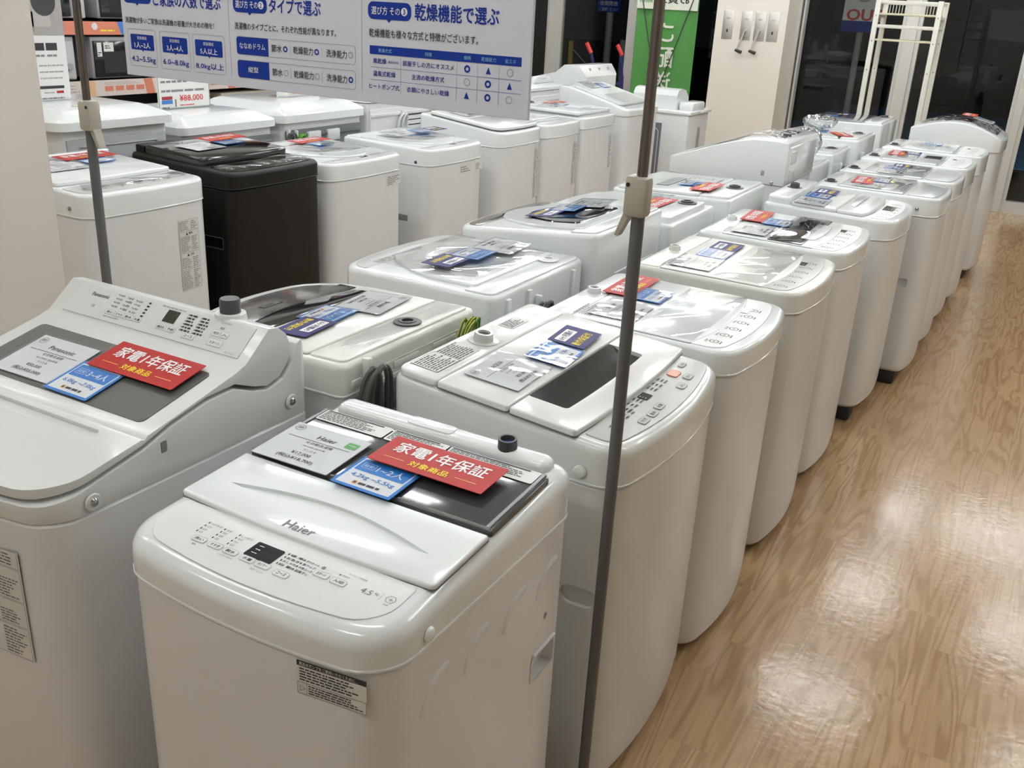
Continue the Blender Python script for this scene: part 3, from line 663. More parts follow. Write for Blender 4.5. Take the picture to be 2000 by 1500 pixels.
#---NEXT---
# ================================================================== the rest of the aisle row (fronts towards +X)
CX = lambda front, D: front - D / 2
def arc_machine(y, W, label, short, film=True, disp=(.13, .006), H=.893, zs=.825, front=-.58, D=.525, body=BODYW, top=TOPW, tilt=.012, extra=None, cuts=()):
    s = Washer(CX(front, D), y, A90, W, D, H, zs, label, short, GR, body=body, top=top, tilt=tilt, bow=.034, rf=.05, rb=.025, r=.014, cutters=cuts)
    s.plate('rear_cover', 0, .212, W - .03, .072, top, .004, .012, .02, 0, .003)
    s.plate('lid', 0, .008, W - .03, .328, top, .005, .004, .004, .030, .003)
    s.panel(0, -.190, W - .034, .080, PANELW if top is TOPW else PANELT, .036, .030, disp=(disp[0], disp[1], .045, .026), style='dial', seed=int(y * 10), t=.002)
    s.inlet(-.01, .215, top, .016, .020)
    q = MB(); M = s.tp(0, .155, .0045); q.scrib(-W * .42, -.026, -W * .16, .028, 7, INKG, M, 0, .5, int(y * 7), (.6, 1)); q.build('warning_label', s.root, smooth=0)
    return s
s = arc_machine(2.415, .515, 'white washing machine with red card and round printed buttons, behind the warm grey one', 'third machine along the aisle', disp=(.115, .004))
s.film(0, -.075, .47, .17, .0065, .008, 3)
s.cards([('red', -.995, 2.53, .002, .03), ('b12', -.913, 2.47, .001, .03), ('p0', -.925, 2.295, .0, .03)], .0075)
s = arc_machine(3.06, .545, 'cream white washing machine with navy card, just before the one with a black lid strip', 'cream machine fourth along the aisle', H=.895, body=BODYG, top=TOPC, disp=(.12, .004))
s.film(0, -.075, .49, .17, .0065, .008, 5)
s.cards([('navy', -.925, 3.205, .001, .02), ('b12', -.925, 3.075, .001, .02), ('p0', -.935, 2.925, .0, .02)], .0075)
s = arc_machine(3.69, .555, 'white washing machine with glossy black strip across its lid, in the aisle row', 'machine with the black lid strip', H=.897, disp=(.12, .004), zs=.83)
q = s.plate('lid_window', 0, -.055, .51, .125, BLKG, .004, .006, .006, 0, .002, .003); q['label'] = 'glossy black lid strip under clear film'
s.plate('lid_handle', .0, -.112, .30, .05, TOPW, .006, .01, .01, .012, .003, .003)
s.film(0, -.045, .50, .13, .0085, .012, 8)
s.cards([('red', -.99, 3.80, .002, .06), ('b12', -.89, 3.735, .001, .04), ('p0', -.932, 3.54, .001, .03)], .0085)
MB().tube([(.25, -.10, .34), (.262, -.10, .34), (.276, -.10, .33)], .010, TOPW, 10).build('drain_spout', s.root)

# two-fold lid, raised back
D = .53
s = Washer(-.795, 4.405, A90, .56, D, .905, .815, 'white washing machine with folding lid, raised back and large dark display, on black feet', 'machine with the large dark display', GR, tilt=.03, bow=.034, rf=.06, rb=.03, r=.016, z0=.065, feet=False)
s.plate('rear_cover', 0, .205, .535, .10, TOPW, .032, .016, .03, 0, .012)
s.plate('lid', 0, .055, .53, .19, TOPW, .016, .012, .012, 0, .007)
fl = s.plate('lid', 0, -.095, .53, .105, TOPW, .016, .008, .008, .028, .006)
q = MB(); M = s.tp(.02, -.085, .0155); q.loft([[(.16 * math.cos(a) * e, .045 * math.sin(a) * e - .01, z) for a in [PI * k / 12 for k in range(13)]] for e, z in ((1, 0), (.96, .0035))], TOPW, M); q.rect(-.16, -.012, .16, -.009, LOGO, M, .0042); q.build('lid_grip', fl)
s.panel(0, -.205, .51, .062, PANELW, .035, .030, disp=(.02, -.004, .115, .045), style='dial', seed=4)
s.inlet(.0, .205, KNOB, .017, .022, dz=.030)
s.cards([('navy', -.872, 4.50, .002, .03), ('b34', -.88, 4.37, .001, .02), ('p0', -.872, 4.215, .0, .03)], .018)
for sx in (-.21, .21): MB().box((sx, -.20, .034), (.10, .09, .068), RUBBER, None, .012).build('foot', s.root)
for sx in (-.21, .21): MB().box((sx, .19, .034), (.10, .09, .068), RUBBER, None, .012).build('foot', s.root)

# flat machines with framed grey lids
def flat_machine(y, W, label, short, front, H, panelm, hide=False, z0=.07, D=.56, cuts=(), lidm=None, zs=.83):
    s = Washer(CX(front, D), y, A90, W, D, H, zs, label, short, GR, tilt=.006, bow=.028, rf=.045, rb=.02, r=.012, z0=z0, feet=False, cutters=cuts)
    s.plate('rear_cover', 0, .215, W - .03, .09, TOPW, .006, .01, .02, 0, .004)
    s.plate('lid', 0, .02, W - .035, .29, TOPW, .008, .006, .006, 0, .004)
    q = s.plate('lid_window', 0, .085, W - .09, .15, lidm or mat('lid_pale_grey', (.55, .56, .56), .2, coat=.3), .002, .006, .006, 0, .001, .0072)
    s.plate('lid_window', 0, -.07, W - .09, .11, lidm or MATS['lid_pale_grey'], .002, .006, .006, 0, .001, .0072)
    s.panel(0, -.205, W - .05, .115, panelm, .03, .020, style='none' if panelm is not PANELW else 'dial', seed=int(y), t=.004, disp=(.10, .02, .035, .02) if panelm is PANELW else None)
    s.inlet(-.15, .22, KNOB, .016, .012, dz=.006)
    for sx in (-1, 1):
        for sy in (-1, 1): MB().box((sx * (W / 2 - .07), sy * (D / 2 - .085), z0 / 2 + .002), (.10, .11, z0 + .004), RUBBER, None, .012).build('foot', s.root)
    return s
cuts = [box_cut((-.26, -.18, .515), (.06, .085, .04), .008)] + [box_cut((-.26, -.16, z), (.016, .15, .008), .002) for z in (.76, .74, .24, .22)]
s = flat_machine(4.985, .50, 'white washing machine with pale grey framed lid and a yellow tag, its ribbed side visible', 'machine with the yellow tag', -.43, .918, mat('panel_pale_grey', (.52, .54, .53), .18, coat=.4), cuts=cuts)
q = MB(); M = s.side_matrix('L', -.18, .515); q.frame(-.056, -.03, .056, .03, .008, .005, BODYW, M, .001); q.build('carry_handle', s.root)
s.screw(-.25, -.20, .865, -1, m=CHROME, r=.009)
q = MB(); M = s.tp(.06, -.01, .0125, .3); q.rect(-.05, -.022, .05, .022, mat('tag_yellow', (.80, .74, .18), .5), M); q.build('price_sticker', s.root, smooth=0)
s.film(0, -.06, .45, .13, .0105, .008, 11)
s.cards([('red', -.80, 4.97, .002, .05), ('b5', -.735, 5.03, .001, .05), ('p0', -.755, 4.855, .0, .05)], .0105)
s = flat_machine(5.52, .49, 'white washing machine with grey framed lid and dark grey control panel, navy card on top', 'machine with the dark grey panel', -.425, .922, PANELG)
s.film(0, -.06, .44, .13, .0105, .008, 12)
s.cards([('navy', -.72, 5.64, .002, .04), ('b34', -.745, 5.52, .001, .04), ('p0', -.735, 5.37, .0, .04)], .0105)
s = flat_machine(6.06, .52, 'white washing machine with small dark lid window and red card, far along the aisle row', 'machine with the small dark lid window', -.42, .932, PANELW)
q = s.plate('lid_window', .06, -.075, .16, .09, BLKG, .003, .008, .008, 0, .001, .0085)
s.cards([('red', -.82, 6.10, .002, .05), ('b12', -.755, 6.18, .001, .05), ('p0', -.765, 6.0, .0, .05)], .0105)
s = flat_machine(6.62, .52, 'white washing machine with plain white lid, last low one before the tall end machine', 'white machine before the end machine', -.40, .942, PANELW, lidm=TOPW)
q = MB(); M = s.tp(.04, -.07, .0098); q.rrect(-.045, -.02, .045, .02, .004, LOGO, M); q.build('badge', s.root, smooth=0)
s.cards([('b12', -.70, 6.70, .002, .05), ('p0', -.74, 6.58, .0, .05)], .0105)

# tall end machine, domed lid, wrapped in film
e = thing('washing_machine', 'tall white washing machine with domed film-wrapped lid, at far end of aisle row', 'washing machine', (-.645, 7.56, 0), A90, GR)
EW, ED = .60, .56
MB().loft([[(q_[0], q_[1], z) for q_ in outline(EW, ED, .05, .02, .03, d)] for z, d in ((.065, .02), (.08, .008), (.14, .004), (.872, .004))], BODYW).build('cabinet', e)
ep = [(-.33, .874), (-.33, .945), (-.28, .968)] + [(-.28 + .56 * k / 14, .968 + .085 * math.sin(PI * (k / 14) ** .9 * .92)) for k in range(1, 14)] + [(.33, .985), (.33, .874)]
shaped('top_cover', e, ep, EW + .01, ED + .012, .055, .03, .03, TOPW, .008)
q = MB(); v = []; nx, ny = 16, 24
for j in range(ny + 1):
    t = -.26 + .50 * j / ny; zt = .968 + .085 * math.sin(PI * max(0, min(1, (t + .28) / .56)) ** .9 * .92)
    for i in range(nx + 1): v.append((-.27 + .54 * i / nx, t, zt + .010 + .004 * math.sin(i * 1.3 + j * .7) + .003 * math.sin(j * 1.9)))
q.add(v, [(j * (nx + 1) + i, j * (nx + 1) + i + 1, (j + 1) * (nx + 1) + i + 1, (j + 1) * (nx + 1) + i) for j in range(ny) for i in range(nx)], BAG); q.build('protective_film', e, smooth=180)['label'] = 'clear wrinkled plastic wrap'
for nm, c_, d_, m_ in (('control_panel', (0, -.20), (.42, .10), PANELG), ('lid_window', (.02, -.02), (.30, .12), mat('lid_dark_grey', (.06, .06, .065), .3)), ('blue_strip', (.20, .05), (.10, .20), NAVY)):
    q = MB(); n_ = 6; vv = []
    for j in range(n_ + 1):
        t = c_[1] - d_[1] / 2 + d_[1] * j / n_; zt = .968 + .085 * math.sin(PI * max(0, min(1, (t + .28) / .56)) ** .9 * .92) + .003
        vv += [(c_[0] - d_[0] / 2, t, zt), (c_[0] + d_[0] / 2, t, zt)]
    q.add(vv, [(2 * j, 2 * j + 1, 2 * j + 3, 2 * j + 2) for j in range(n_)], m_); q.build(nm, e, smooth=180)
q = MB(); q.box((-.2965, .10, .915), (.006, .16, .022), PANELG, None, .002); q.build('vent_grille', e)
for sx in (-.22, .22):
    for sy in (-.19, .19): MB().box((sx, sy, .035), (.11, .11, .07), RUBBER, None, .012).build('foot', e)
for kd, x_, y_, z_, tl in (('red', -.60, 7.60, 1.075, -.05), ('p0', -.50, 7.52, 1.055, -.22)):
    card(kd, (x_, y_, z_ + .008), A90, CNAME[kd[0]] + ' on the tall end machine in clear film', CNAME[kd[0]].split(' ')[0] + ' cards on the washing machines', (tl * -1, 0))

# ================================================================== middle row (fronts towards -X, backs and cords towards the aisle row)
s = Washer(-1.455, 1.745, -A90, .54, .49, .915, .845, 'cream washing machine with black arched lid slot, seen from behind, beside the sloping-lid machine', 'cream machine with the black lid slot', GM, body=BODYG, top=TOPC, tilt=.02, bow=.055, rf=.12, rb=.02, r=.014)
s.plate('rear_cover', 0, .185, .50, .095, TOPC, .006, .006, .016, 0, .003)
s.plate('lid', 0, .02, .50, .225, TOPC, .007, .01, .005, .03, .004)
q = s.plate('lid_window', .0, -.068, .41, .05, SMOKE, .003, .02, .004, .034, .001, .0055); q['label'] = 'black arched opening in the lid'
s.panel(0, -.19, .47, .055, PANELS, .10, .046, disp=(.02, .004, .07, .02), style='led', ink=PWHITE, seed=2)
s.inlet(-.05, .185, KNOB, .018, .006, dz=.006)
q = MB(); M = s.tp(0, .19, .0055); q.scrib(-.05, -.034, .20, .024, 9, LOGO, M, 0, .4, 1, (.7, 1)); q.rect(-.04, -.041, .14, -.038, LOGO, M); q.scrib(-.24, -.03, -.09, .02, 6, LOGO, M, 0, .4, 2, (.7, 1)); q.build('warning_label', s.root, smooth=0)
q = MB()
for z_ in (.882, .858):
    q.box((-.02, .2435, z_), (.46, .006, .003), TOPC)
for x_ in (-.12, .04, .19): q.box((x_, .244, .870), (.10, .009, .018), TOPC, None, .003)
q.build('rear_panel', s.root)
MB().box((.12, .236, .80), (.26, .03, .07), GREYPL, None, .004).build('rear_bracket', s.root)
s.cord(.195, .825, .04, n=4, size=.08, r=.0052)
s.cord(-.17, .875, .05, m=EARTHG, n=5, size=.05, r=.0034, earth=True, name='earth_wire')
s.cards([('navy', -1.432, 1.615, .003, .10), ('b34', -1.455, 1.725, .002, .10), ('p0', -1.43, 1.87, .001, .12)], .009)

def round_lid_machine(x, y, rz, W, D, H, zs, label, short, grp, tilt=.02, top=TOPW, body=BODYW, win=False, bow=.03, rf=.045, lidw=.46, lidd=.40, ly=.0, r=.016):
    s = Washer(x, y, rz, W, D, H, zs, label, short, grp, body=body, top=top, tilt=tilt, bow=bow, rf=rf, rb=.022, r=r)
    mb = MB(); mb.loft([[(p[0] * e, (p[1]) * e, z) for p in outline(lidw, lidd * .62, lidd * .30, .01, lidd * .36)] for z, e in ((-.001, 1), (.006, 1), (.010, .985))], top, s.tp(0, ly + lidd * .19)); ld = mb.build('lid', s.root)
    mb = MB(); mb.loft([[(p[0] * e, p[1] * e, z) for p in outline(lidw * .74, lidd * .40, lidd * .19, .02, lidd * .24)] for z, e in ((.008, 1), (.013, .97), (.013, .90), (.0115, .86))], SMOKE if win else top, s.tp(0, ly + lidd * .19)); q = mb.build('lid_window', ld)
    if not win:
        q = MB(); q.box((-.02, ly - lidd * .10, .0), (.17, .03, .006), LOGO, s.tp(0, 0, .012), .003); q.build('lid_grip', ld)
    s.plate('rear_cover', 0, D / 2 - .055, W - .03, .09, top, .006, .008, .02, 0, .003)
    s.panel(0, -D / 2 + .045, W - .05, .055, PANELG if not win else PANELS, rf * .8, bow * .85, disp=(.02, 0, .05, .02), style='led', seed=int(y * 3), t=.0018)
    return s
Washer.legend = ((-.20, .012, 2, 3), (.08, .012, 2, 3))
s = round_lid_machine(-1.465, 2.375, -A90, .56, .51, .925, .66, 'white washing machine with large rounded clear-filmed lid, second in the middle row, seen from behind', 'round-lid machine second in the middle row', GM, tilt=.0, rf=.06, ly=-.03)
s.inlet(-.16, .19, TOPW, .017, .006, inner=LOGO, dz=.006)
q = MB()
for x_ in (.20, .08, -.20): q.box((x_, .256, .83), (.022, .018, .15), TOPW, None, .003)
q.build('rear_panel', s.root)
s.cord(.03, .80, .03, n=3, size=.06)
s.film(0, -.01, .46, .34, .016, .008, 21)
s.cards([('navy', -1.465, 2.26, .004, .05), ('b34', -1.452, 2.385, .003, .05), ('p0', -1.435, 2.53, .002, .08)], .022)
s = round_lid_machine(-1.435, 2.952, -A90, .57, .51, .975, .80, 'white washing machine with dark curved lid window, left of the right pole clamp', 'machine with the dark curved lid window', GM, tilt=.09, win=True, rf=.05, bow=.02, ly=-.02)
s.inlet(-.12, .20, TOPW, .016, .006, dz=.006)
q = MB()
for z_ in (.84, .78): q.box((-.05, .2535, z_), (.34, .008, .012), TOPW, None, .003)
q.box((-.05, .255, .70), (.36, .010, .14), GREYPL, None, .004); q.build('rear_panel', s.root)
s.cord(.10, .70, .03, n=3, size=.06)
s.cards([('navy', -1.475, 2.885, .004, .06), ('b34', -1.455, 3.02, .003, .06), ('p0', -1.425, 3.155, .002, .08)], .015)
s = Washer(-1.42, 3.53, -A90, .50, .52, .925, .70, 'low white washing machine with stepped back and red card, behind the pole clamp', 'low machine behind the pole clamp', GM, tilt=.015, bow=.03, rf=.05, rb=.02, r=.012)
s.plate('lid', 0, -.03, .46, .33, TOPW, .012, .02, .01, .02, .006); s.plate('rear_cover', .02, .19, .40, .10, TOPW, .024, .01, .01, 0, .006)
s.inlet(-.10, .19, KNOB, .02, .010, dz=.024)
q = MB(); q.box((0, .262, .80), (.44, .012, .10), TOPW, None, .004); q.scrib(-.18, -.04, .02, .04, 8, LOGO, Matrix.Translation((0, .2685, .80)) @ Matrix.Rotation(PI / 2, 4, 'X') @ Matrix.Rotation(PI, 4, 'Y'), 0, .4, 6); q.build('rear_panel', s.root)
s.cord(.08, .70, .03, n=2, size=.05)
s.cards([('red', -1.345, 3.60, .002, -.03), ('p0', -1.41, 3.72, .0, .05)], .014)
s = Washer(-1.39, 4.12, -A90, .535, .53, .935, .72, 'white washing machine with flat two-panel lid and recessed grip, fifth in the middle row', 'flat-lid machine fifth in the middle row', GM, tilt=.03, bow=.03, rf=.05, rb=.02, r=.012)
ld = s.plate('lid', 0, -.06, .50, .36, TOPW, .014, .015, .008, .02, .006); s.plate('rear_cover', 0, .19, .50, .125, TOPW, .012, .008, .016, 0, .005)
q = MB(); q.box((.02, -.08, .0145), (.24, .055, .003), GREYPL, s.tp(0, 0), .001); q.build('lid_grip', ld)
s.inlet(.0, .20, KNOB, .02, .012, dz=.011)
s.cards([('red', -1.285, 4.03, .003, .02), ('b12', -1.365, 4.08, .002, .04), ('p0', -1.36, 4.24, .001, .05)], .016)

# slant-topped machine shown side-on
g = thing('washing_machine', 'white washing machine with sloping top and flat plain side, standing tall in the middle row', 'washing machine', (-1.40, 4.92, 0), -A90, GM)
MB().loft([[(q_[0], q_[1], z) for q_ in outline(.60, .58, .05, .02, .02, d)] for z, d in ((.02, .02), (.04, .008), (.12, .004), (.90, .004))], BODYW).build('cabinet', g)
gp = [(-.35, .902), (-.35, .965), (-.27, .985), (-.10, 1.045), (.02, 1.085), (.12, 1.105), (.24, 1.108), (.33, 1.10), (.33, .902)]
shaped('top_cover', g, gp, .606, .586, .055, .02, .02, TOPW, .008)
for y0, z0, y1, z1, nm, m_ in ((-.25, .9915, -.10, 1.045, 'control_panel', PANELG), (-.09, 1.0485, .02, 1.085, 'lid_window', mat('lid_dark_grey', (.06, .06, .065), .3))):
    M = face(y0, z0, y1, z1, .0015); L_ = math.hypot(y1 - y0, z1 - z0); q = MB(); q.rrect(-.24, -L_ / 2 + .01, .24, L_ / 2 - .01, .01, m_, M); q.build(nm, g, smooth=0)
q = MB(); M = Matrix.Translation((0, 0, 0)); q.box((.301, .19, .955), (.006, .016, .024), LOGO, None, .001); q.build('side_slot', g)
q = MB(); q.lathe([(.010, 0), (.006, .004), (.0005, .005)], CHROME, Matrix.Translation((.302, .24, .912)) @ Matrix.Rotation(PI / 2, 4, 'Y'), 12); q.build('screw', g)
q = MB(); q.box((0, .292, 1.0), (.50, .016, .16), TOPW, None, .006); q.box((.20, .302, 1.03), (.08, .012, .06), BODYG, None, .004); q.box((.20, .302, .95), (.08, .012, .05), BODYG, None, .004); q.build('rear_panel', g)
q = MB(); q.lathe([(.02, 0), (.02, .012), (.0005, .012)], KNOB, Matrix.Translation((.05, .22, 1.108)), 14); q.build('hose_inlet', g)
gg = Washer.__new__(Washer); gg.W, gg.D, gg.bow, gg.root, gg.top = .6, .58, .02, g, TOPW
gg.cord(.22, .80, .03, m=EARTHG, n=3, size=.05, r=.003, earth=True, name='earth_wire')
q = MB(); M = Matrix.Translation((0, .14, 1.108)); q.rrect(-.20, -.08, .20, .10, .02, BAG, M, .004); q.build('protective_film', g, smooth=0)

def plain_machine(x, y, W, D, H, zs, label, short, tilt=.02, lidm=TOPW, grp=GM, rz=-A90, dz=.012):
    s = Washer(x, y, rz, W, D, H, zs, label, short, grp, tilt=tilt, bow=.03, rf=.05, rb=.02, r=.012)
    s.plate('lid', 0, -.05, W - .04, D * .66, lidm, dz, .015, .008, .02, min(.006, dz * .5)); s.plate('rear_cover', 0, D / 2 - .07, W - .04, .11, TOPW, .014, .008, .016, 0, .005)
    s.panel(0, -D / 2 + .05, W - .06, .05, PANELW, .03, .025, disp=(.05, 0, .05, .02), style='none')
    return s
s = plain_machine(-1.39, 5.50, .52, .52, .90, .72, 'white washing machine with bagged fittings on its back edge, behind the slant-topped machine', 'machine with the bagged fittings')
s.inlet(.10, .20, KNOB, .02, .012, dz=.012)
s.cord(-.05, .74, .03, m=EARTHG, n=3, size=.05, r=.003, earth=True, name='earth_wire'); s.cord(.18, .74, .03, n=3, size=.06)
def bag(name, label, x, y, z, sx, sy, sz, cat='plastic bag', seed=1, items=True):
    o = thing(name, label, cat, (x, y, z)); rnd = random.Random(seed); nu, nv = 20, 12; rings = []
    for j in range(nv + 1):
        ph = PI * j / nv; rr = max(.02, math.sin(ph)) ** .6; zz = (1 - math.cos(ph)) / 2
        rings.append([(sx / 2 * rr * math.cos(2 * PI * i / nu) * (1 + .10 * math.sin(i * 2.1 + j * 1.7 + seed)), sy / 2 * rr * math.sin(2 * PI * i / nu) * (1 + .10 * math.sin(i * 1.3 + j * 2.3)), sz * zz + (.012 * math.sin(i * 2.7 + j) if 1 < j < nv else 0) + (.012 if j else 0)) for i in range(nu)])
    MB().loft(rings, BAG).build('bag_film', o, smooth=180)
    if items:
        q = MB(); q.tube([(sx * .28 * math.cos(t) * (1 - .02 * k), sy * .28 * math.sin(t), .02 + sz * .04 * k / 3) for k, t in enumerate([2 * PI * i / 12 for i in range(26)])], .010, TOPW, 8); q.build('hose', o)
    return o
bag('fittings_bag', 'clear plastic bag of white hose fittings on the back of a middle row machine', -1.23, 5.52, .932, .16, .24, .14, seed=3)
s = plain_machine(-1.39, 6.08, .52, .52, .92, .74, 'white washing machine with tied cords, before the askew red card in the middle row', 'machine with cords tied behind')
s.inlet(.05, .20, KNOB, .02, .010, dz=.012); s.cord(.05, .78, .03, n=4, size=.06); s.cord(-.15, .78, .03, m=EARTHG, n=3, size=.05, r=.003, earth=True, name='earth_wire')
s = plain_machine(-1.38, 6.74, .58, .54, .945, .74, 'white washing machine with red card turned askew, near the far end of the middle row', 'machine near the far end of the middle row')
s.inlet(-.05, .20, KNOB, .02, .010, dz=.012); s.cord(.15, .80, .03, n=4, size=.05)
s.cards([('red', -1.26, 6.62, .002, .5), ('b34', -1.42, 6.74, .002, .1)], .014)
s = plain_machine(-1.38, 7.55, .62, .54, .985, .76, 'white washing machine with glossy grey lid before the tall rack, last of the middle row', 'grey-lidded machine before the rack', lidm=mat('lid_blue_grey', (.26, .285, .31), .05, coat=.5))
s.inlet(-.16, .20, KNOB, .022, .014, dz=.012)
s.cards([('navy', -1.47, 7.65, .002, .1), ('b34', -1.52, 7.50, .002, .1)], .014)
bag('packing_bag', 'empty clear crumpled plastic bag left on a middle row machine before the window', -1.46, 6.87, .955, .22, .26, .075, seed=9, items=False)

# ================================================================== row behind the sign (fronts towards +X)
LX = -3.08
s = Washer(LX, 2.36, A90, .545, .56, .988, .895, 'white washing machine behind the left sign pole, warning sheet on its front corner', 'white machine behind the left sign pole', GL, tilt=.045, bow=.02, rf=.05, rb=.02, r=.012)
s.plate('lid', 0, .05, .50, .32, TOPW, .016, .012, .012, .006, .005); s.plate('rear_cover', .02, .260, .48, .03, TOPW, .026, .006, .006, 0, .005)
s.panel(0, -.195, .51, .11, mat('panel_silver', (.60, .60, .59), .14, coat=.4), .04, .018, disp=(.02, .0, .035, .02), style='dial', seed=3)
s.sticker(.155, .70, .105, .27, STICK, style='warn', seed=5); s.screw(-.2725, -.20, .925, -1, m=CHROME, r=.008)
s.film(0, -.185, .46, .09, .006, .006, 31)
s.cards([('red', -3.265, 2.46, .006, .0), ('b34', -3.20, 2.45, .002, .0), ('p0', -3.17, 2.28, .001, .0)], .018)
s = Washer(LX, 3.02, A90, .545, .56, .985, .905, 'dark brown washing machine with black raised lid, the only dark one in the shop', 'dark brown machine', GL, body=BLK, top=BLK, tilt=.05, bow=.02, rf=.04, rb=.02, r=.016, cutters=[box_cut((-.28, -.165, .685), (.07, .11, .042), .010)])
ld = s.plate('lid', 0, .055, .50, .34, BLKG, .034, .03, .02, .012, .012); s.plate('rear_cover', 0, .25, .50, .05, BLK, .030, .01, .01, 0, .006)
s.panel(0, -.20, .50, .105, BLKG, .04, .018, style='dial', ink=PWHITE, seed=6, t=.004)
s.film(0, -.20, .49, .10, .007, .010, 33)
q = MB(); M = s.side_matrix('L', -.165, .685); q.frame(-.060, -.025, .060, .025, .008, .004, mat('handle_dark_grey', (.10, .11, .115), .4), M, .001); q.build('carry_handle', s.root)
s.cards([('red', -3.235, 3.14, .005, .05), ('b34', -3.165, 3.10, .002, .05), ('p0', -3.14, 2.93, .001, .05)], .036)
for (y_, W_, H_, zs_, lab, sh) in ((3.63, .56, .948, .862, 'white washing machine with rounded lid and red card, right beside the dark brown one', 'rounded-lid machine beside the dark brown one'),
                                   (4.405, .55, .935, .842, 'white washing machine with rounded lid, second after the dark brown one', 'second rounded-lid machine in the sign row')):
    s = round_lid_machine(LX, y_, A90, W_, .56, H_, zs_, lab, sh, GL, tilt=.03, rf=.055, bow=.02, lidw=.47, lidd=.42, ly=-.02, r=.014)
    s.film(0, -.01, .40, .26, .016, .009, int(y_ * 10))
    if y_ < 4:
        s.sticker(.19, .82, .13, .05, STICK, 5, seed=2)
        s.cards([('red', -3.215, 3.70, .006, .05), ('b12', -3.14, 3.68, .004, .05)], .016)
    else:
        s.sticker(.06, .80, .12, .04, STICK, 3, seed=3); s.sticker(.215, .80, .09, .04, STICK, 4, seed=4); s.screw(-.275, -.20, .86, -1, m=INK, r=.008)
        q = MB(); M = s.side_matrix('L', -.08, .56); q.rect(-.07, -.016, .07, .016, INKG, M, .0006); q.build('carry_handle', s.root, smooth=0)  # flat grey patch: shade of the hand recess painted on, nothing is carved
        s.cards([('b12', -3.115, 4.50, .006, .0), ('p0', -3.135, 4.32, .003, .0), ('navy', -3.105, 4.635, .006, .0)], .025)
s = Washer(LX, 5.11, A90, .52, .56, .985, .868, 'white washing machine with long dark-edged overhanging lid, below the right end of the sign', 'dark-edged lid machine below the sign', GL, tilt=.115, bow=.02, rf=.05, rb=.02, r=.014)
mb = s.plate('lid_seal_gap_shade', 0, -.02, .50, .46, mat('seal_grey', (.18, .18, .18), .5), .008, .05, .02, .02, .003, build=False); mb.build('lid_seal_gap_shade', s.root)
ld = s.plate('lid', 0, -.022, .505, .47, TOPW, .018, .05, .02, .02, .006, .007); s.plate('lid_window', 0, -.12, .42, .20, mat('lid_pale_grey', (.55, .56, .56), .2), .002, .03, .02, .012, .001, .0248, parent=ld)
s.sticker(.20, .68, .08, .30, STICK, style='warn', seed=8); q = MB(); M = s.side_matrix('L', -.10, .885); q.rect(-.006, -.012, .006, .012, INK, M, .0008); q.build('side_slot', s.root, smooth=0)
s.cards([('red', -3.20, 5.19, .005, .05), ('b34', -3.13, 5.17, .002, .05), ('p0', -3.15, 5.02, .001, .05)], .027)
s = Washer(LX, 5.66, A90, .525, .56, .962, .872, 'white washing machine with low lid and long printed panel, half hidden by the sign corner', 'low-lid machine by the sign corner', GL, tilt=.03, bow=.02, rf=.04, rb=.02, r=.012)
s.plate('lid', 0, .05, .48, .34, TOPW, .01, .012, .012, .006, .004); s.panel(0, -.20, .48, .08, PANELG, .03, .018, style='led', seed=8); s.sticker(.19, .68, .09, .28, STICK, style='warn', seed=9)
s = Washer(LX, 6.22, A90, .55, .56, .965, .885, 'white film-wrapped washing machine with flat overhanging lid and red card, seen right of the sign', 'flat overhanging-lid machine right of the sign', GL, tilt=.02, bow=.015, rf=.03, rb=.02, r=.012)
s.plate('lid', 0, .0, .535, .47, TOPW, .020, .012, .012, .01, .006, .012); s.plate('rear_cover', 0, .255, .50, .05, TOPW, .03, .01, .01, 0, .006); s.plate('lid_grip', .06, -.13, .20, .014, LOGO, .002, .002, .002, 0, .001, .0315)
s.plate('lid_seal_gap_shade', 0, -.01, .50, .45, TOPW, .014, .012, .012, .01, .006)
s.panel(0, -.252, .50, .03, PANELG, .012, .012, style='none'); s.sticker(.20, .70, .06, .26, STICK, 18, seed=10)
s.inlet(-.02, .255, KNOB, .016, .012, dz=.028)
s.cards([('red', -3.23, 6.36, .003, .06), ('b12', -3.155, 6.30, .002, .06), ('p0', -3.15, 6.15, .001, .06)], .032)
t8 = thing('washing_machine', 'tall white washing machine with steeply sloping top and pale grey lid, behind the right pole', 'washing machine', (LX, 7.0, 0), A90, GL)
MB().loft([[(q_[0], q_[1], z) for q_ in outline(.65, .56, .05, .02, .02, d)] for z, d in ((.02, .02), (.04, .008), (.12, .004), (.915, .004))], BODYW).build('cabinet', t8)
shaped('top_cover', t8, [(-.35, .917), (-.35, .955), (-.26, .965), (-.15, 1.0), (.20, 1.09), (.33, 1.10), (.33, .917)], .656, .566, .055, .02, .02, TOPW, .008)
M = face(-.15, 1.0, .20, 1.09, .002); q = MB(); q.loft([[(x_, y_, z) for x_, y_ in rr_pts(-.26, -.24, .26, .17, .03)] for z in (.0, .016)], TOPW, M); q.rrect(-.20, -.235, .20, -.05, .02, mat('lid_pale_grey', (.55, .56, .56), .2), M, .0165); ld = q.build('lid', t8)
M = face(-.26, .965, -.15, 1.0, .0015); q = MB(); q.rrect(-.25, -.05, .25, .05, .02, PANELG, M); q.build('control_panel', t8, smooth=0)
for kd, x_, y_ in (('p0', -3.23, 6.93), ('b34', -3.20, 7.10)):
    card(kd, (x_, y_, 1.0 + (-.15 - 0 + (LX - x_) + .30 - .0) * 0 + .0 + ((LX - x_) + .15) * .257 + .022), A90, CNAME[kd[0]] + ' on the tall sloping machine behind the right pole', CNAME[kd[0]].split(' ')[0] + ' cards on the washing machines', (.251, 0))
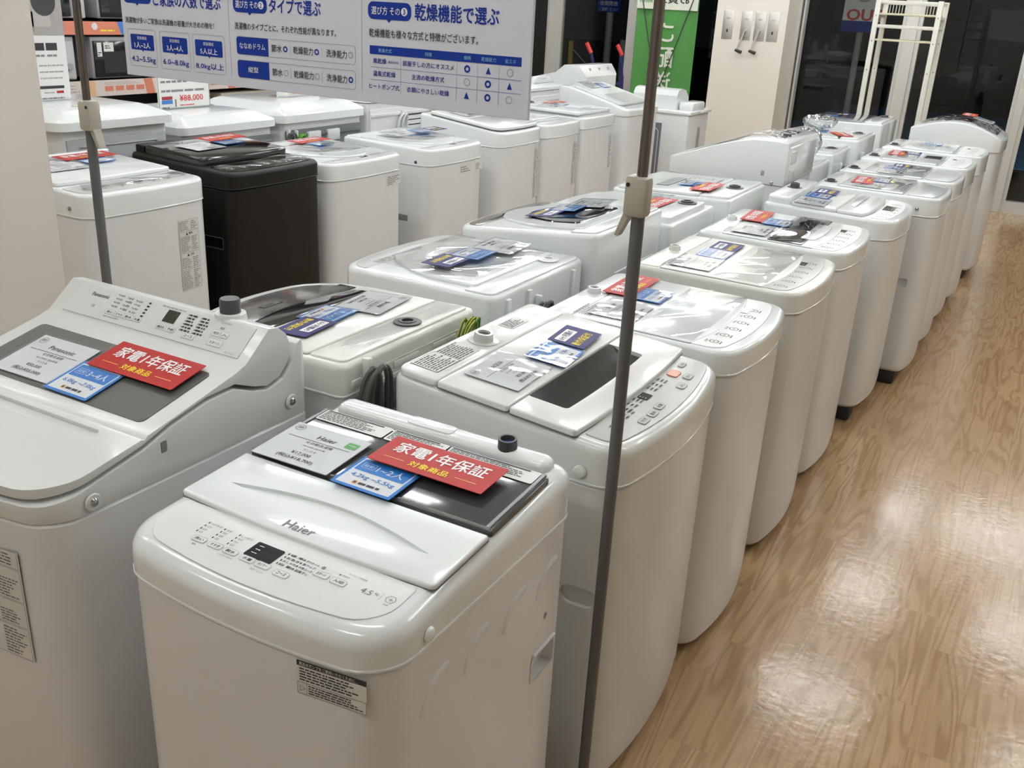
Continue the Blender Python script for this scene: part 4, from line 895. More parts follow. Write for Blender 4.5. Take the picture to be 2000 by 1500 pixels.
# end machine seen from behind
t9 = thing('washing_machine', 'white twin-tub washing machine with rolled lid and grey back plate, beside the column', 'washing machine', (-2.99, 8.04, 0), 0, GL)
q = MB(); q.box((0, 0, .45), (.56, .50, .84), BODYW, None, .02); cb = q.build('cabinet', t9)
q = MB(); q.box((0, 0, .875), (.60, .54, .03), TOPW, None, .010); q.build('top_cover', t9)
q = MB(); q.loft([[(x_, y_, z_) for y_, z_ in ((-.20, .885), (-.20, 1.0), (-.17, 1.04), (-.10, 1.055), (.0, 1.04), (.08, .98), (.10, .885))] for x_ in (-.25, .14)], TOPW); q.build('lid', t9)
q = MB(); q.box((.215, -.02, .92), (.13, .30, .07), TOPW, None, .02); q.build('lid', t9)
q = MB(); q.box((-.10, -.252, .50), (.30, .010, .56), GREYPL, None, .004); q.frame(-.20, .26, .03, .74, .04, .006, BODYW, Matrix.Translation((0, -.2578, 0)) @ Matrix.Rotation(PI / 2, 4, 'X')); q.build('rear_panel', t9)
q = MB(); q.box((.282, .02, .60), (.010, .06, .30), mat('handle_taupe', (.36, .33, .30), .4), None, .004); q.build('carry_handle', t9)
q = MB(); q.box((.303, .06, .875), (.012, .16, .016), TOPW, None, .004); q.build('latch', t9)
for sx in (-.22, .22):
    for sy in (-.19, .19): MB().cyl((sx, sy, 0), (sx, sy, .036), .026, .022, RUBBER, 12).build('foot', t9)

# ================================================================== far left row: backs of drum washers (fronts towards -X)
def drum(y, W, H, label, backm, D=.60, xb=-3.50, lip=.02, dome=.07, hooks=True):
    o = thing('drum_washer', label, 'washing machine', (xb - D / 2, y, 0), -A90, GF)
    MB().loft([[(q_[0], q_[1], z) for q_ in outline(W, D, .05, .03, .02, d)] for z, d in ((.02, .02), (.04, .006), (H - dome - .005, .006))], BODYW).build('cabinet', o)
    q = MB(); lv = [(H - dome, -lip * .3), (H - dome, -lip), (H - dome * .58, -lip), (H - dome * .5, -lip + .006), (H - dome * .1, .06), (H, .085)]
    q.loft([[(p_[0], p_[1], z) for p_ in outline(W, D, .05, .03, .02, d)] for z, d in lv], TOPW); q.build('top_cover', o)
    q = MB(); yb = D / 2 - .004; zc = (H - dome) * .52
    q.box((0, yb, zc), (W - .05, .012, H - dome - .12), backm, None, .004)
    if backm is STEEL:
        for z_, w_ in ((H - dome - .12, .40), (H - dome - .22, .34)): q.tube([(w_ / 2 * c_, yb + .006, z_ + .05 * s_) for c_, s_ in ((-1, 1), (1, 1), (1.05, 0), (1, -1), (-1, -1), (-1.05, 0), (-1, 1))], .006, backm, 6)
        for x_ in (-.17, -.10, .05, .14): q.lathe([(.007, 0), (.003, .006), (.0005, .006)], INK, Matrix.Translation((x_, yb + .006, H - dome - .14)) @ Matrix.Rotation(-PI / 2, 4, 'X'), 8)
    else:
        q.box((0, yb + .006, H - dome - .075), (W - .06, .014, .018), backm, None, .003)
    bp = q.build('rear_panel', o)
    if backm is GREYPL and hooks:
        for x_ in (-.22, .22):
            q = MB(); q.frame(-.045, -.03, .045, .03, .008, .008, mat('handle_pale_grey', (.50, .52, .53), .4), Matrix.Translation((x_, yb + .0085, H - dome - .16)) @ Matrix.Rotation(PI / 2, 4, 'X') @ Matrix.Rotation(PI, 4, 'Y')); q.rect(-.037, -.022, .037, .022, INKG, Matrix.Translation((x_, yb + .0075, H - dome - .16)) @ Matrix.Rotation(PI / 2, 4, 'X') @ Matrix.Rotation(PI, 4, 'Y')); q.build('carry_handle', o, smooth=0)
        for x_ in (-.06, .10):
            q = MB(); q.box((x_, yb + .012, H - dome - .085), (.10, .02, .06), BODYW, None, .004); q.build('rear_clip', o)
        for x_ in (-.05, .09): MB().cyl((x_, yb, H - dome - .19), (x_, yb + .03, H - dome - .19), .020, .018, BODYW, 14).build('hose_inlet', o)
    for sx in (-.2, .2):
        for sy in (-.2, .2): MB().cyl((sx, sy, 0), (sx, sy, .024), .024, .02, RUBBER, 10).build('foot', o)
    ww = Washer.__new__(Washer); ww.W, ww.D, ww.bow, ww.root, ww.top = W, D, .02, o, BODYW
    return o, ww
o, ww = drum(2.835, .56, 1.155, 'white drum washer with steel back plate and projecting top, behind the left sign pole', STEEL, lip=.03, dome=.08, D=.60, xb=-3.53)
q = MB(); q.box((.10, .20, 1.150), (.06, .03, .02), mat('plug_cream', (.62, .62, .52), .5), None, .006); q.build('top_plug', o)
ww.cord(-.30, .86, .02, m=INK, n=4, size=.05)
o, ww = drum(3.49, .60, 1.085, 'white drum washer with rounded top carrying the 88,000 price stand, behind the dark machine', GREYPL, xb=-3.53, dome=.08, hooks=False)
o, ww = drum(4.19, .67, 1.10, 'white drum washer with grey back, two clips and square grips, beside a green cable bundle', GREYPL, xb=-3.53, dome=.09)
ww.cord(.30, .90, .03, n=4, size=.06); ww.cord(.24, .90, .05, m=mat('earth_wire_bright', (.12, .36, .04), .5), n=4, size=.05, r=.006, name='earth_wire')
o, ww = drum(4.90, .66, 1.12, 'white drum washer with a coiled white power lead on its back, left of the sign', BODYW, xb=-3.53, dome=.05, lip=.0)
ww.cord(.0, .93, .03, m=TOPW, n=4, size=.065, r=.006)
q = MB()
for z_ in (.98, .95, .92, .89): q.box((-.16, .298, z_), (.28, .008, .006), GREYPL)
q.build('vent_grille', o)
o, ww = drum(6.85, .60, 1.09, 'white drum washer with a white hose assembly on top, right of the sign', BODYW, xb=-3.53, dome=.05, lip=.0)
q = MB(); q.box((0, .20, 1.105), (.30, .09, .04), TOPW, None, .012); q.tube([(-.14, .22, 1.12), (0, .24, 1.13), (.14, .22, 1.12)], .014, TOPW, 8); q.build('hose_assembly', o)
o = thing('drum_washer', 'tallest white drum washer with slanting top and humped control head, below the hand truck grips', 'washing machine', (-3.83, 7.80, 0), -A90, GF)
MB().loft([[(q_[0], q_[1], z) for q_ in outline(.64, .60, .05, .03, .02, d)] for z, d in ((.02, .02), (.04, .006), (1.00, .006))], BODYW).build('cabinet', o)
shaped('top_cover', o, [(-.36, 1.001), (-.36, 1.04), (-.28, 1.06), (.02, 1.13), (.10, 1.195), (.24, 1.20), (.34, 1.06), (.34, 1.001)], .648, .606, .05, .03, .02, TOPW, .010)
q = MB(); q.box((.02, .293, 1.02), (.30, .016, .06), TOPW, None, .006)
for x_ in (-.18, 0, .18): q.box((x_, .266, 1.165), (.004, .03, .02), LOGO, None, .001)
q.build('rear_panel', o)
#---NEXT---
# ================================================================== the setting
XL, XR, YB, YG, ZC = -6.3, 3.2, -3.2, 10.45, 3.0
struct(MB().box(((XL + XR) / 2, (YB + YG) / 2, -.05), (XR - XL, YG - YB, .1), FLOOR).build('floor', smooth=0))
struct(MB().box(((XL + XR) / 2, (YB + YG) / 2, ZC + .05), (XR - XL + .4, YG - YB + .4, .1), mat('ceiling_white', (.66, .645, .61), .85)).build('ceiling', smooth=0))
struct(MB().box((XL - .06, (YB + YG) / 2, ZC / 2), (.12, YG - YB, ZC), CREAMW).build('wall_left', smooth=0))
struct(MB().box((XR + .06, (YB + YG) / 2, ZC / 2), (.12, YG - YB, ZC), CREAMW).build('wall_right', smooth=0))
struct(MB().box(((XL + XR) / 2, YB - .06, ZC / 2), (XR - XL, .12, ZC), CREAMW).build('wall_back', smooth=0))
struct(MB().box((-2.56, 1.345, ZC / 2), (.46, .60, ZC), CREAM).build('wall_pillar', smooth=0), 'cream square pillar beside the pale grey machine')
q = MB(); q.box((-2.93, 10.16, ZC / 2), (.71, .50, ZC), CREAM); struct(q.build('wall_column', smooth=0), 'cream column with four crank plates')
# window wall: frames, panes, sill
edges = [(-6.3, -5.42), (-5.30, -4.42), (-4.34, -3.28), (-2.58, -1.555), (-1.445, -.455), (-.385, 1.30), (1.38, 3.2)]
fr = MB()
n = 1
for x0, x1 in edges:
    f = MB(); zt = ZC
    for xx in (x0 - .0, x1 + .0): f.box((xx + (.018 if xx == x0 else -.018), YG, (zt + .11) / 2), (.036, .07, zt - .11), ALU)
    f.box(((x0 + x1) / 2, YG, .055), (x1 - x0, .09, .11), ALU); f.box(((x0 + x1) / 2, YG, zt - .03), (x1 - x0, .07, .06), ALU)
    g = struct(MB().box(((x0 + x1) / 2, YG, (zt + .05) / 2), (x1 - x0 - .07, .008, zt - .17), GLASS).build('window_%d' % n, smooth=0)); f.build('window_frame', g, smooth=0); n += 1
for xm, wd in ((-5.36, .12), (-4.38, .08), (-1.50, .11), (-.42, .07), (1.34, .08)):
    struct(MB().box((xm, YG - .01, ZC / 2), (wd, .11, ZC), ALU, None, .004).build('trim_%d' % n, smooth=0)); n += 1
q = MB()
for dx, wd, dp in ((0, .03, .16), (.04, .02, .10)): q.box((-2.56 + dx, YG - .11 + .04, ZC / 2), (wd, dp, ZC), ALU)
struct(q.build('trim_%d' % n, smooth=0))
# crank plates on the column
for i, (x_, crank) in enumerate(((-3.155, 0), (-2.97, 1), (-2.83, 1), (-2.70, 0))):
    who = ['leftmost steel plate on the column, a dark keyhole in it', 'second steel plate on the column, with a black-gripped crank handle', 'third steel plate on the column, with a black-gripped crank handle', 'rightmost steel plate on the column, a dark keyhole in it'][i]
    o = thing('crank_plate', who, 'wall plate', (x_, 9.909, 1.42), 0, 'crank plates on the column')
    q = MB(); q.box((0, 0, .135), (.108, .006, .27), PLATE, None, .002); M = Matrix.Translation((0, -.0034, 0)) @ Matrix.Rotation(PI / 2, 4, 'X')
    q.scrib(-.02, .19, .02, .20, 1, INKG, M, 0, .7, i, (1, 1)); q.scrib(-.03, .02, .03, .027, 1, INKG, M, 0, .5, i + 4, (1, 1)); q.ring(0, .195, .012, .002, INKG, M)
    if not crank: q.rrect(-.008, .065, .008, .095, .006, DARK, M, .0004)
    q.build('plate', o)
    if crank:
        q = MB(); q.cyl((0, 0, .09), (0, -.04, .09), .014, .012, PLATE, 14); q.tube([(0, -.035, .09), (-.02, -.045, .0), (-.045, -.055, -.09)], .010, PLATE, 8); c_ = q.build('crank_arm', o)
        q = MB(); q.cyl((-.06, -.055, -.095), (.005, -.075, -.112), .013, .017, INK, 12); q.build('grip', c_)

# ================================================================== sign stand and hanging sign
st = thing('sign_stand', 'pair of telescopic poles with beige clamps joined overhead, carrying the blue-printed sign', 'sign stand', (-1.245, 1.46, 0))
for x_, sg in ((-.665, 1), (.67, -1)):
    q = MB(); q.cyl((x_, 0, .008), (x_, 0, 1.36), .0112, .0112, POLEG, 18); po = q.build('pole', st)
    MB().cyl((x_, 0, 1.36), (x_, 0, 2.15), .0088, .0088, POLES, 18).build('upper_tube', po)
    MB().cyl((x_, 0, 0), (x_, 0, .008), .055, .053, POLEG, 24).build('base_plate', st)
    q = MB(); q.box((x_ + sg * .004, 0, 1.368), (.040, .034, .066), CLAMP, None, .008); q.box((x_ + sg * .012, 0, 1.392), (.022, .030, .02), CLAMP, None, .005)
    q.cyl((x_ + sg * .016, -.0165, 1.388), (x_ + sg * .016, -.018, 1.388), .0035, .0035, DARK, 10); cl = q.build('clamp', st)
    q = MB(); q.loft([[(x_ + sg * a_, y_, z_) for a_, z_ in ((.008, 1.345), (.022, 1.343), (.036, 1.302), (.030, 1.300))] for y_ in (-.010, .010)], CLAMP)
    if sg == 1:
        for k in range(7): q.box((x_ + .020 + .0022 * k, -.0105, 1.337 - .005 * k), (.012, .003, .0016), CLAMP)
    q.build('lever', cl)
MB().cyl((-.70, 0, 2.15), (.705, 0, 2.15), .0085, .0085, POLES, 14).build('crossbar', st)
sg = thing('hanging_sign', 'grey-white board with blue Japanese guide to choosing a washing machine, hung between the poles', 'sign', (-1.268, 1.45, 1.469))
X0, X1, Z0, Z1s = -1.7525, -.783, 1.469, 1.95
q = MB(); q.box((0, 0, (Z1s - Z0) / 2), (X1 - X0, .007, Z1s - Z0), SIGNW, None, .001)
MS = Matrix.Translation((1.268, -.0037, -1.469)) @ Matrix.Rotation(PI / 2, 4, 'X')      # prints use the board's own metres
a1, a2 = .0003, .0006
for x0, x1, zc, num in ((-1.743, -1.662, 1.6255, '1'), (-1.4375, -1.3515, 1.622, '2'), (-1.1145, -1.0215, 1.626, '3')):
    q.rrect(x0, zc - .0145, x1, zc + .0145, .011, SIGNB, MS, a1); xm = (x0 + x1) / 2; q.poly([(xm - .006, zc - .0142), (xm - .001, zc - .0195), (xm + .004, zc - .0142)], SIGNB, MS, a1)
    q.text('選び方 その', xm - .008, zc, (x1 - x0) * .66, .0135, PWHITE, MS, a2, .006); q.disc(x1 - .0145, zc, .0068, PWHITE, MS, a2); q.text(num, x1 - .0145, zc, None, .0085, SIGNB, MS, a2 + .0003, .02)
q.text('ご家族の人数で選ぶ', -1.563, 1.6215, .186, .026, SIGNT, MS, a1, .024); q.text('タイプで選ぶ', -1.284, 1.6225, .124, .025, SIGNT, MS, a1, .024); q.text('乾燥機能で選ぶ', -.930, 1.6275, .168, .027, SIGNT, MS, a1, .024)
q.text('洗濯物が多いご家族は洗濯機の容量が大きめの物を！', -1.617, 1.5785, .252, .0115, INK, MS, a1, .012); q.text('洗濯機のタイプごとに、それぞれ性能が異なります。', -1.3115, 1.583, .249, .0125, INK, MS, a1, .012); q.text('乾燥機能も様々な方式と特徴がございます。', -.9985, 1.589, .227, .0145, INK, MS, a1, .012)
for x0, x1, who, kg in ((-1.739, -1.657, '1人~2人', '4.2~5.5kg'), (-1.646, -1.561, '3人~4人', '6.0~8.0kg'), (-1.553, -1.465, '5人以上', '8.0kg以上')):
    q.frame(x0, 1.4885, x1, 1.5615, .006, .0007, INKG, MS, a1); q.rrect(x0 + .007, 1.521, x1 - .007, 1.5515, .003, SIGNB, MS, a1); xm = (x0 + x1) / 2
    q.poly([(xm - .003, 1.5212), (xm, 1.517), (xm + .003, 1.5212)], SIGNB, MS, a1); q.text('家族構成', xm, 1.5445, .028, .0068, PWHITE, MS, a2); q.text(who, xm, 1.5305, .046, .0115, PWHITE, MS, a2, .018); q.text(kg, xm, 1.5015, x1 - x0 - .012, .0135, SIGNT, MS, a1, .016)
for zc, name, sy in ((1.5475, 'ななめドラム', 'ddo'), (1.5045, '縦型', 'ood')):
    q.frame(-1.4335, zc - .0165, -1.143, zc + .0165, .006, .0007, INKG, MS, a1); q.rrect(-1.433, zc - .016, -1.362, zc + .016, .005, SIGNB, MS, a1); q.rect(-1.37, zc - .016, -1.352, zc + .016, SIGNB, MS, a1 + .00012)
    q.text(name, -1.3925, zc, .066 if len(name) > 3 else .026, .0105, PWHITE, MS, a2, .006)
    for (xc, wd, w_), c in zip(((-1.331, '節水', .026), (-1.266, '乾燥能力', .048), (-1.187, '洗浄能力', .048)), sy):
        q.text(wd, xc, zc, w_, .0135, INK, MS, a1, .012); xr = xc + w_ / 2 + .0085
        q.ring(xr, zc, .0055, .0009 if c == 'o' else .0026, SIGNT if c == 'd' else INKG, MS, a1)
        if wd != '洗浄能力': q.rect(xr + .0115, zc - .010, xr + .012, zc + .010, INKG, MS, a1)
q.rect(-1.111, 1.553, -.8, 1.5675, SIGNB, MS, a1)
cxs = (-1.111, -1.043, -.9255, -.884, -.8415, -.8)
for i, hd in enumerate(('乾燥方式', '特徴', '価格', '乾燥能力', '省エネ')): q.text(hd, (cxs[i] + cxs[i + 1]) / 2, 1.560, None, .0068, mat('print_cyan', (.25, .55, .75), .5), MS, a2)
for x_ in cxs[1:-1]: q.rect(x_ - .0003, 1.4875, x_ + .0003, 1.553, INKG, MS, a1)
for z_ in (1.531, 1.5095): q.rect(-1.110, z_ - .0003, -.7985, z_ + .0003, SIGNT, MS, a1)
for zc, n1, n2, syms in ((1.542, '風乾燥', '部屋干しの方にオススメ', 'dto'), (1.5205, '温風式乾燥', '主流の乾燥方式', 'odt'), (1.4985, 'ヒートポンプ式', '衣類にやさしい乾燥', 'tdo')):
    q.text(n1, -1.079 if len(n1) > 3 else -1.089, zc, None, .0092, SIGNT, MS, a1, .012); q.text(n2, -.985, zc, None, .0092, SIGNT, MS, a1, .012)
    if n1 == '風乾燥': q.text('(簡易乾燥)', -1.0595, zc - .001, .024, .005, SIGNT, MS, a1)
    for i, c in enumerate(syms):
        xc = (cxs[i + 2] + cxs[i + 3]) / 2
        if c == 't': q.poly([(xc - .005, zc - .0055), (xc + .005, zc - .0055), (xc, zc + .006)], SIGNT, MS, a1)
        else: q.ring(xc, zc, .0062, .0009 if c == 'o' else .0032, SIGNT if c == 'd' else INKG, MS, a1)
for x_ in (-1.4505, -1.1285): q.rect(x_ - .0003, 1.4885, x_ + .0003, 1.66, INKG, MS, a1)
q.build('board', sg, smooth=0)
for x_ in (-.38, .38): MB().cyl((x_, 0, Z1s - Z0 - .01), (x_, 0.004, 2.139 - 1.469), .0022, .0022, CHROME, 8).build('hanger', sg)

# ================================================================== far left: poster, price stands, shelf of microwave ovens
def standcard(name, label, cat, x, y0, y1, z0, z1, face_):
    o = thing(name, label, cat, (x, (y0 + y1) / 2, z0)); w_ = y1 - y0; h_ = z1 - z0
    q = MB(); M = Matrix.Rotation(A90, 4, 'Z') @ Matrix.Rotation(PI / 2, 4, 'X'); q.box((-.0035, 0, h_ / 2), (.006, w_, h_), PAPER, None, .001); face_(q, M @ Matrix.Translation((-w_ / 2, 0, 0)), w_, h_); q.build('printed_sheet', o, smooth=0)
    q = MB(); q.box((-.03, 0, .004), (.07, w_ * .98, .008), SLEEVE); q.build('clear_foot', o, smooth=0)
    return o
def f88(q, M, w, h):
    q.frame(0, 0, w, h, .002, .005, mat('frame_green_grey', (.30, .38, .30), .4), M, .0006)
    for i in range(5): q.rect(.02 + i * .034, h - .062, .047 + i * .034, h - .052, INKG, M, .0006)
    for i, (a_, b_) in enumerate(((.02, .045), (.05, .075), (.08, .155), (.165, .22), (.23, .29))): q.rect(a_, h - .105, b_, h - .095, INKG, M, .0006)
    q.rect(.018, h - .16, .085, h - .142, STRIPB, M, .0006); q.rect(.02, .045, .085, .060, mat('print_maroon', (.35, .03, .05), .5), M, .0006); q.rect(.10, h - .175, .108, h - .14, mat('print_olive', (.15, .18, .08), .5), M, .0006)
    q.text('¥88,000', .205, .047, .15, .034, mat('print_price_red', (.62, .05, .05), .5), M, .0006, .012); q.scrib(.13, .012, .22, .020, 1, mat('print_price_red', (.62, .05, .05), .5), M, .0006, .6, 4, (1, 1))
    q.scrib(.02, h - .185, .09, h - .17, 1, INKG, M, .0006, .5, 3)
standcard('price_stand', 'upright price sheet reading 88,000 yen in red on the rounded drum washer', 'price stand', -3.80, 3.302, 3.628, 1.087, 1.272, f88)
def fst(q, M, w, h):
    q.rect(.0, h * .18, .05, h * .3, mat('print_maroon', (.35, .03, .05), .5), M, .0006); q.rect(.0, 0, .055, h * .18, STICK, M, .0004); q.scrib(.08, h * .12, w - .03, h * .4, 3, LOGO, M, .0006, .5, 2); q.rect(.09, .012, w - .1, .016, GOLD, M, .0006)
standcard('price_stand', 'white price sheet on the grey-backed drum washer, mostly hidden by the sign', 'price stand', -3.80, 4.12, 4.48, 1.102, 1.33, fst)
def fpost(q, M, w, h):
    q.rect(0, .265, w, h, mat('poster_grey', (.36, .34, .32), .5), M, .0005); q.rrect(w - .26, .30, w - .06, .70, .01, mat('poster_machine', (.46, .44, .42), .5), M, .0008); q.rrect(w - .24, .28, w - .14, .36, .005, mat('poster_shadow', (.26, .25, .24), .5), M, .0008)
    q.disc(w - .085, .40, .058, mat('poster_drum', (.045, .042, .042), .4), M, .0012, 28)
    for i in range(3): q.rect(w - .035 - .062 * (i + 1), .205, w - .043 - .062 * i, .235, INK, M, .0006); q.scrib(w - .033 - .062 * (i + 1), .178, w - .046 - .062 * i, .19, 1, INKG, M, .0006, .7, i, (1, 1))
    for i in range(3): q.rect(w - .165, .083 + .026 * i, w - .150, .102 + .026 * i, INK, M, .0006); q.scrib(w - .14, .087 + .026 * i, w - .02, .096 + .026 * i, 1, LOGO, M, .0006, .6, i + 4, (.9, 1))
    q.rect(w - .18, .048, w - .03, .060, INK, M, .0006); q.rect(w - .07, .028, w - .035, .038, RED, M, .0006); q.scrib(w - .17, .004, w - .035, .013, 1, INKG, M, .0006, .6, 9, (1, 1)); q.scrib(w - .13, .028, w - .08, .036, 1, LOGO, M, .0006, .6, 8, (1, 1))
standcard('poster_stand', 'tall white poster with grey machine picture, on the steel-backed drum washer by the pillar', 'poster', -3.85, 2.36, 2.866, 1.158, 1.95, fpost)

sh = thing('shelf_unit', 'dark shelving along the left wall holding microwave ovens, with printed price rails', 'shelf', (-5.70, 5.3, 0))
q = MB(); q.box((-.27, 0, 1.1), (.03, 4.4, 2.2), SHELFD); q.build('back_panel', sh, smooth=0)
for y_ in (-2.18, 1.3, 2.18): MB().box((0, y_, 1.1), (.56, .04, 2.2), SHELFD).build('upright', sh, smooth=0)
for z_ in (.10, .62, 1.035, 1.395, 1.85):
    b_ = MB().box((.01, 0, z_), (.56, 4.36, .035), SHELFD).build('shelf_board', sh, smooth=0)
    if z_ in (1.035, 1.395):
        q = MB(); lo = z_ == 1.035; zz = (.965, 1.062) if lo else (1.335, 1.413)
        q.box((.296, 0, sum(zz) / 2), (.012, 4.36, zz[1] - zz[0]), PINK if lo else SALMON)
        M = Matrix.Translation((.3024, 0, 0)) @ Matrix.Rotation(A90, 4, 'Z') @ Matrix.Rotation(PI / 2, 4, 'X')
        for i, y_ in enumerate((-1.9, -1.16, -.42, .32, 1.06)):
            if lo:
                q.rect(y_ - .04, zz[0], y_ + .06, zz[1], mat('strip_peach', (.72, .45, .25), .5), M, .0005)
                for k_ in range(4): q.rrect(y_ + .13 + k_ * .082, .995, y_ + .195 + k_ * .082, 1.025, .004, SALMON, M, .0005)
                q.poly([(y_ + .46, zz[0]), (y_ + .53, zz[0]), (y_ + .51, zz[1]), (y_ + .44, zz[1])], SALMON, M, .0005); q.scrib(y_ + .13, 1.032, y_ + .42, 1.05, 2, LOGO, M, .0006, .3, i, (.8, 1)); q.scrib(y_ + .55, .99, y_ + .68, 1.045, 3, LOGO, M, .0006, .3, i + 3, (.8, 1))
            else:
                q.poly([(y_ + .30, zz[0]), (y_ + .62, zz[0]), (y_ + .62, zz[1]), (y_ + .27, zz[1])], STRIPB, M, .0005); q.disc(y_ + .10, 1.385, .022, PAPER, M, .0006); q.scrib(y_ + .14, 1.35, y_ + .25, 1.37, 1, YEL, M, .0006, .5, i, (1, 1)); q.rrect(y_ + .52, 1.35, y_ + .56, 1.40, .006, mat('strip_peach', (.72, .45, .25), .5), M, .0007); q.scrib(y_ + .33, 1.385, y_ + .50, 1.40, 1, PAPER, M, .0006, .4, i, (1, 1))
        q.build('price_rail', b_, smooth=0)
def oven(y, w, zb, h, m, label):
    o = thing('microwave_oven', label, 'microwave oven', (-5.62, y, zb), A90, 'microwave ovens on the left shelf')
    MB().box((0, 0, h / 2 + .008), (w, .38, h - .016), m, None, .008).build('body', o)
    q = MB(); q.box((-w * .12, -.196, h / 2), (w * .70, .016, h - .05), mat('oven_door_black', (.012, .012, .013), .12, coat=.4), None, .004); q.rect(-w * .34, .05, w * .12, h - .09, mat('oven_window', (.03, .03, .032), .2), Matrix.Translation((0, -.2045, 0)) @ Matrix.Rotation(PI / 2, 4, 'X')); d_ = q.build('door', o)
    q = MB(); M = Matrix.Translation((0, -.205, 0)) @ Matrix.Rotation(PI / 2, 4, 'X')
    q.rect(-w * .43, h - .12, -w * .36, h - .035, PAPER, M); q.scrib(-w * .42, h - .115, -w * .37, h - .09, 2, INK, M, .0005, .5, 2); q.build('price_tag', d_, smooth=0)
    q = MB(); q.rect(-w * .33, h - .09, -w * .18, h - .035, PAPER, M); q.scrib(-w * .31, h - .075, -w * .2, h - .05, 2, INK, M, .0005, .5, 3); q.build('price_tag', d_, smooth=0)
    q = MB(); q.box((w * .36, -.192, h / 2), (w * .20, .008, h - .05), m, None, .002); q.cyl((w * .36, -.196, h * .35), (w * .36, -.212, h * .35), .022, .020, MICRO, 16); q.build('control_panel', o)
    for sx in (-1, 1):
        for sy in (-1, 1): MB().cyl((sx * w * .4, sy * .14, 0), (sx * w * .4, sy * .14, .012), .015, .015, RUBBER, 8).build('foot', o)
oven(3.90, .40, 1.0535, .27, MICROW, 'pale microwave oven on the middle shelf, just left of the sign pole')
oven(4.47, .50, 1.0535, .27, MICRO, 'grey microwave oven with black door and two price tags, left of the sign')
oven(4.00, .42, 1.4135, .27, MICROW, 'white microwave oven on the upper shelf, behind the left sign pole')
oven(4.56, .52, 1.4135, .27, MICRO, 'dark-fronted microwave oven on the upper shelf at the left end of the sign')
o = thing('storage_box', 'cream storage box on the lower shelf, seen under the sign', 'box', (-5.62, 5.62, .639), A90)
MB().box((0, 0, .13), (.62, .36, .26), mat('box_cream', (.56, .52, .44), .5), None, .01).build('body', o); q = MB(); q.box((0, 0, .275), (.66, .39, .035), mat('box_cream', (.56, .52, .44), .5), None, .008); q.build('lid', o)

# ================================================================== by the window: rack, banner, hand truck
rk = thing('laundry_rack', 'tall white laundry rack with cream shelves standing by the window behind the machines', 'rack', (-1.245, 8.47, 0))
for i, (x_, y_) in enumerate(((-.225, -.17), (.225, -.17), (-.225, .17), (.225, .17))):
    q = MB(); q.box((x_, y_, .91), (.038, .026, 1.82), RACKW, None, .003)
    for z_ in (1.70, 1.515, 1.30): q.cyl((x_, y_ - .012, z_), (x_, y_ - .0145, z_), .0055, .0055, INKG, 10)
    q.build('leg', rk)
for z_, m_ in ((1.715, RACKY), (1.525, RACKY)):
    MB().box((0, 0, z_), (.42, .34, .014), m_, None, .002).build('shelf_board', rk)
for z_, y_ in ((1.80, -.17), (1.80, .17), (1.625, -.17), (1.625, .17)): MB().box((0, y_, z_), (.42, .018, .026), RACKW, None, .003).build('rail', rk)
for x_ in (-.225, .225):
    for z_ in (1.80, 1.625, 1.70): MB().box((x_, 0, z_), (.018, .32, .022), RACKW, None, .002).build('side_rail', rk)
for k_ in range(17): MB().cyl((-.19 + .0235 * k_, .168, 1.722), (-.19 + .0235 * k_, .168, 1.79), .003, .003, RACKW, 6).build('bar', rk)
MB().box((0, .17, .30), (.42, .018, .03), RACKW).build('rail', rk)

bn = thing('banner_stand', 'green hanging banner on a black cross stand, its white lettering seen mirrored from behind', 'banner', (-3.92, 10.18, 0))
q = MB(); nx, nz = 10, 16; v = []
for j in range(nz + 1):
    for i in range(nx + 1): v.append((-.34 + .68 * i / nx, .012 * math.sin(i * .8) + .02, .28 + 1.66 * j / nz))
q.add(v, [(j * (nx + 1) + i, j * (nx + 1) + i + 1, (j + 1) * (nx + 1) + i + 1, (j + 1) * (nx + 1) + i) for j in range(nz) for i in range(nx)], BANG)
MB_ = Matrix.Translation((0, -.0, 0)) @ Matrix.Rotation(PI / 2, 4, 'X') @ Matrix.Scale(-1, 4, (1, 0, 0))
q.rect(-.34, 1.665, .34, 1.94, BANW, MB_, .004)
q.text('ご', -.03, 1.445, .15, .19, BANW, MB_, .004, .02); q.text('配', -.03, 1.19, .18, .20, BANW, MB_, .004, .02); q.text('送', -.03, .945, .18, .20, BANW, MB_, .004, .02); q.text('も', -.03, .70, .14, .16, BANW, MB_, .004, .02)
q.text('お買上', -.06, 1.775, .36, .10, INK, MB_, .007, .02); q.text('無料', .24, 1.765, .15, .08, BANG, MB_, .007, .02)
q.build('banner_cloth', bn, smooth=0)
q = MB()
for x_ in (-.33, .33): q.tube([(0, -.06, .82), (x_ * .5, -.03, 1.36), (x_, .005, 1.93)], .006, INK, 8); q.tube([(0, -.06, .82), (x_, .005, .29)], .006, INK, 8)
q.tube([(0, -.06, .82), (0, -.30, .006)], .006, INK, 8); q.build('cross_rods', bn)
q = MB(); q.lathe([(.0005, -.02), (.05, -.015), (.06, 0), (.045, .03), (.0005, .035)], INK, Matrix.Translation((0, -.065, .80))); q.build('hub', bn)
for x_ in (-.3, .3): MB().tube([(x_, .005, .30), (x_ * .9, .0, .006)], .006, INK, 8).build('leg', bn)

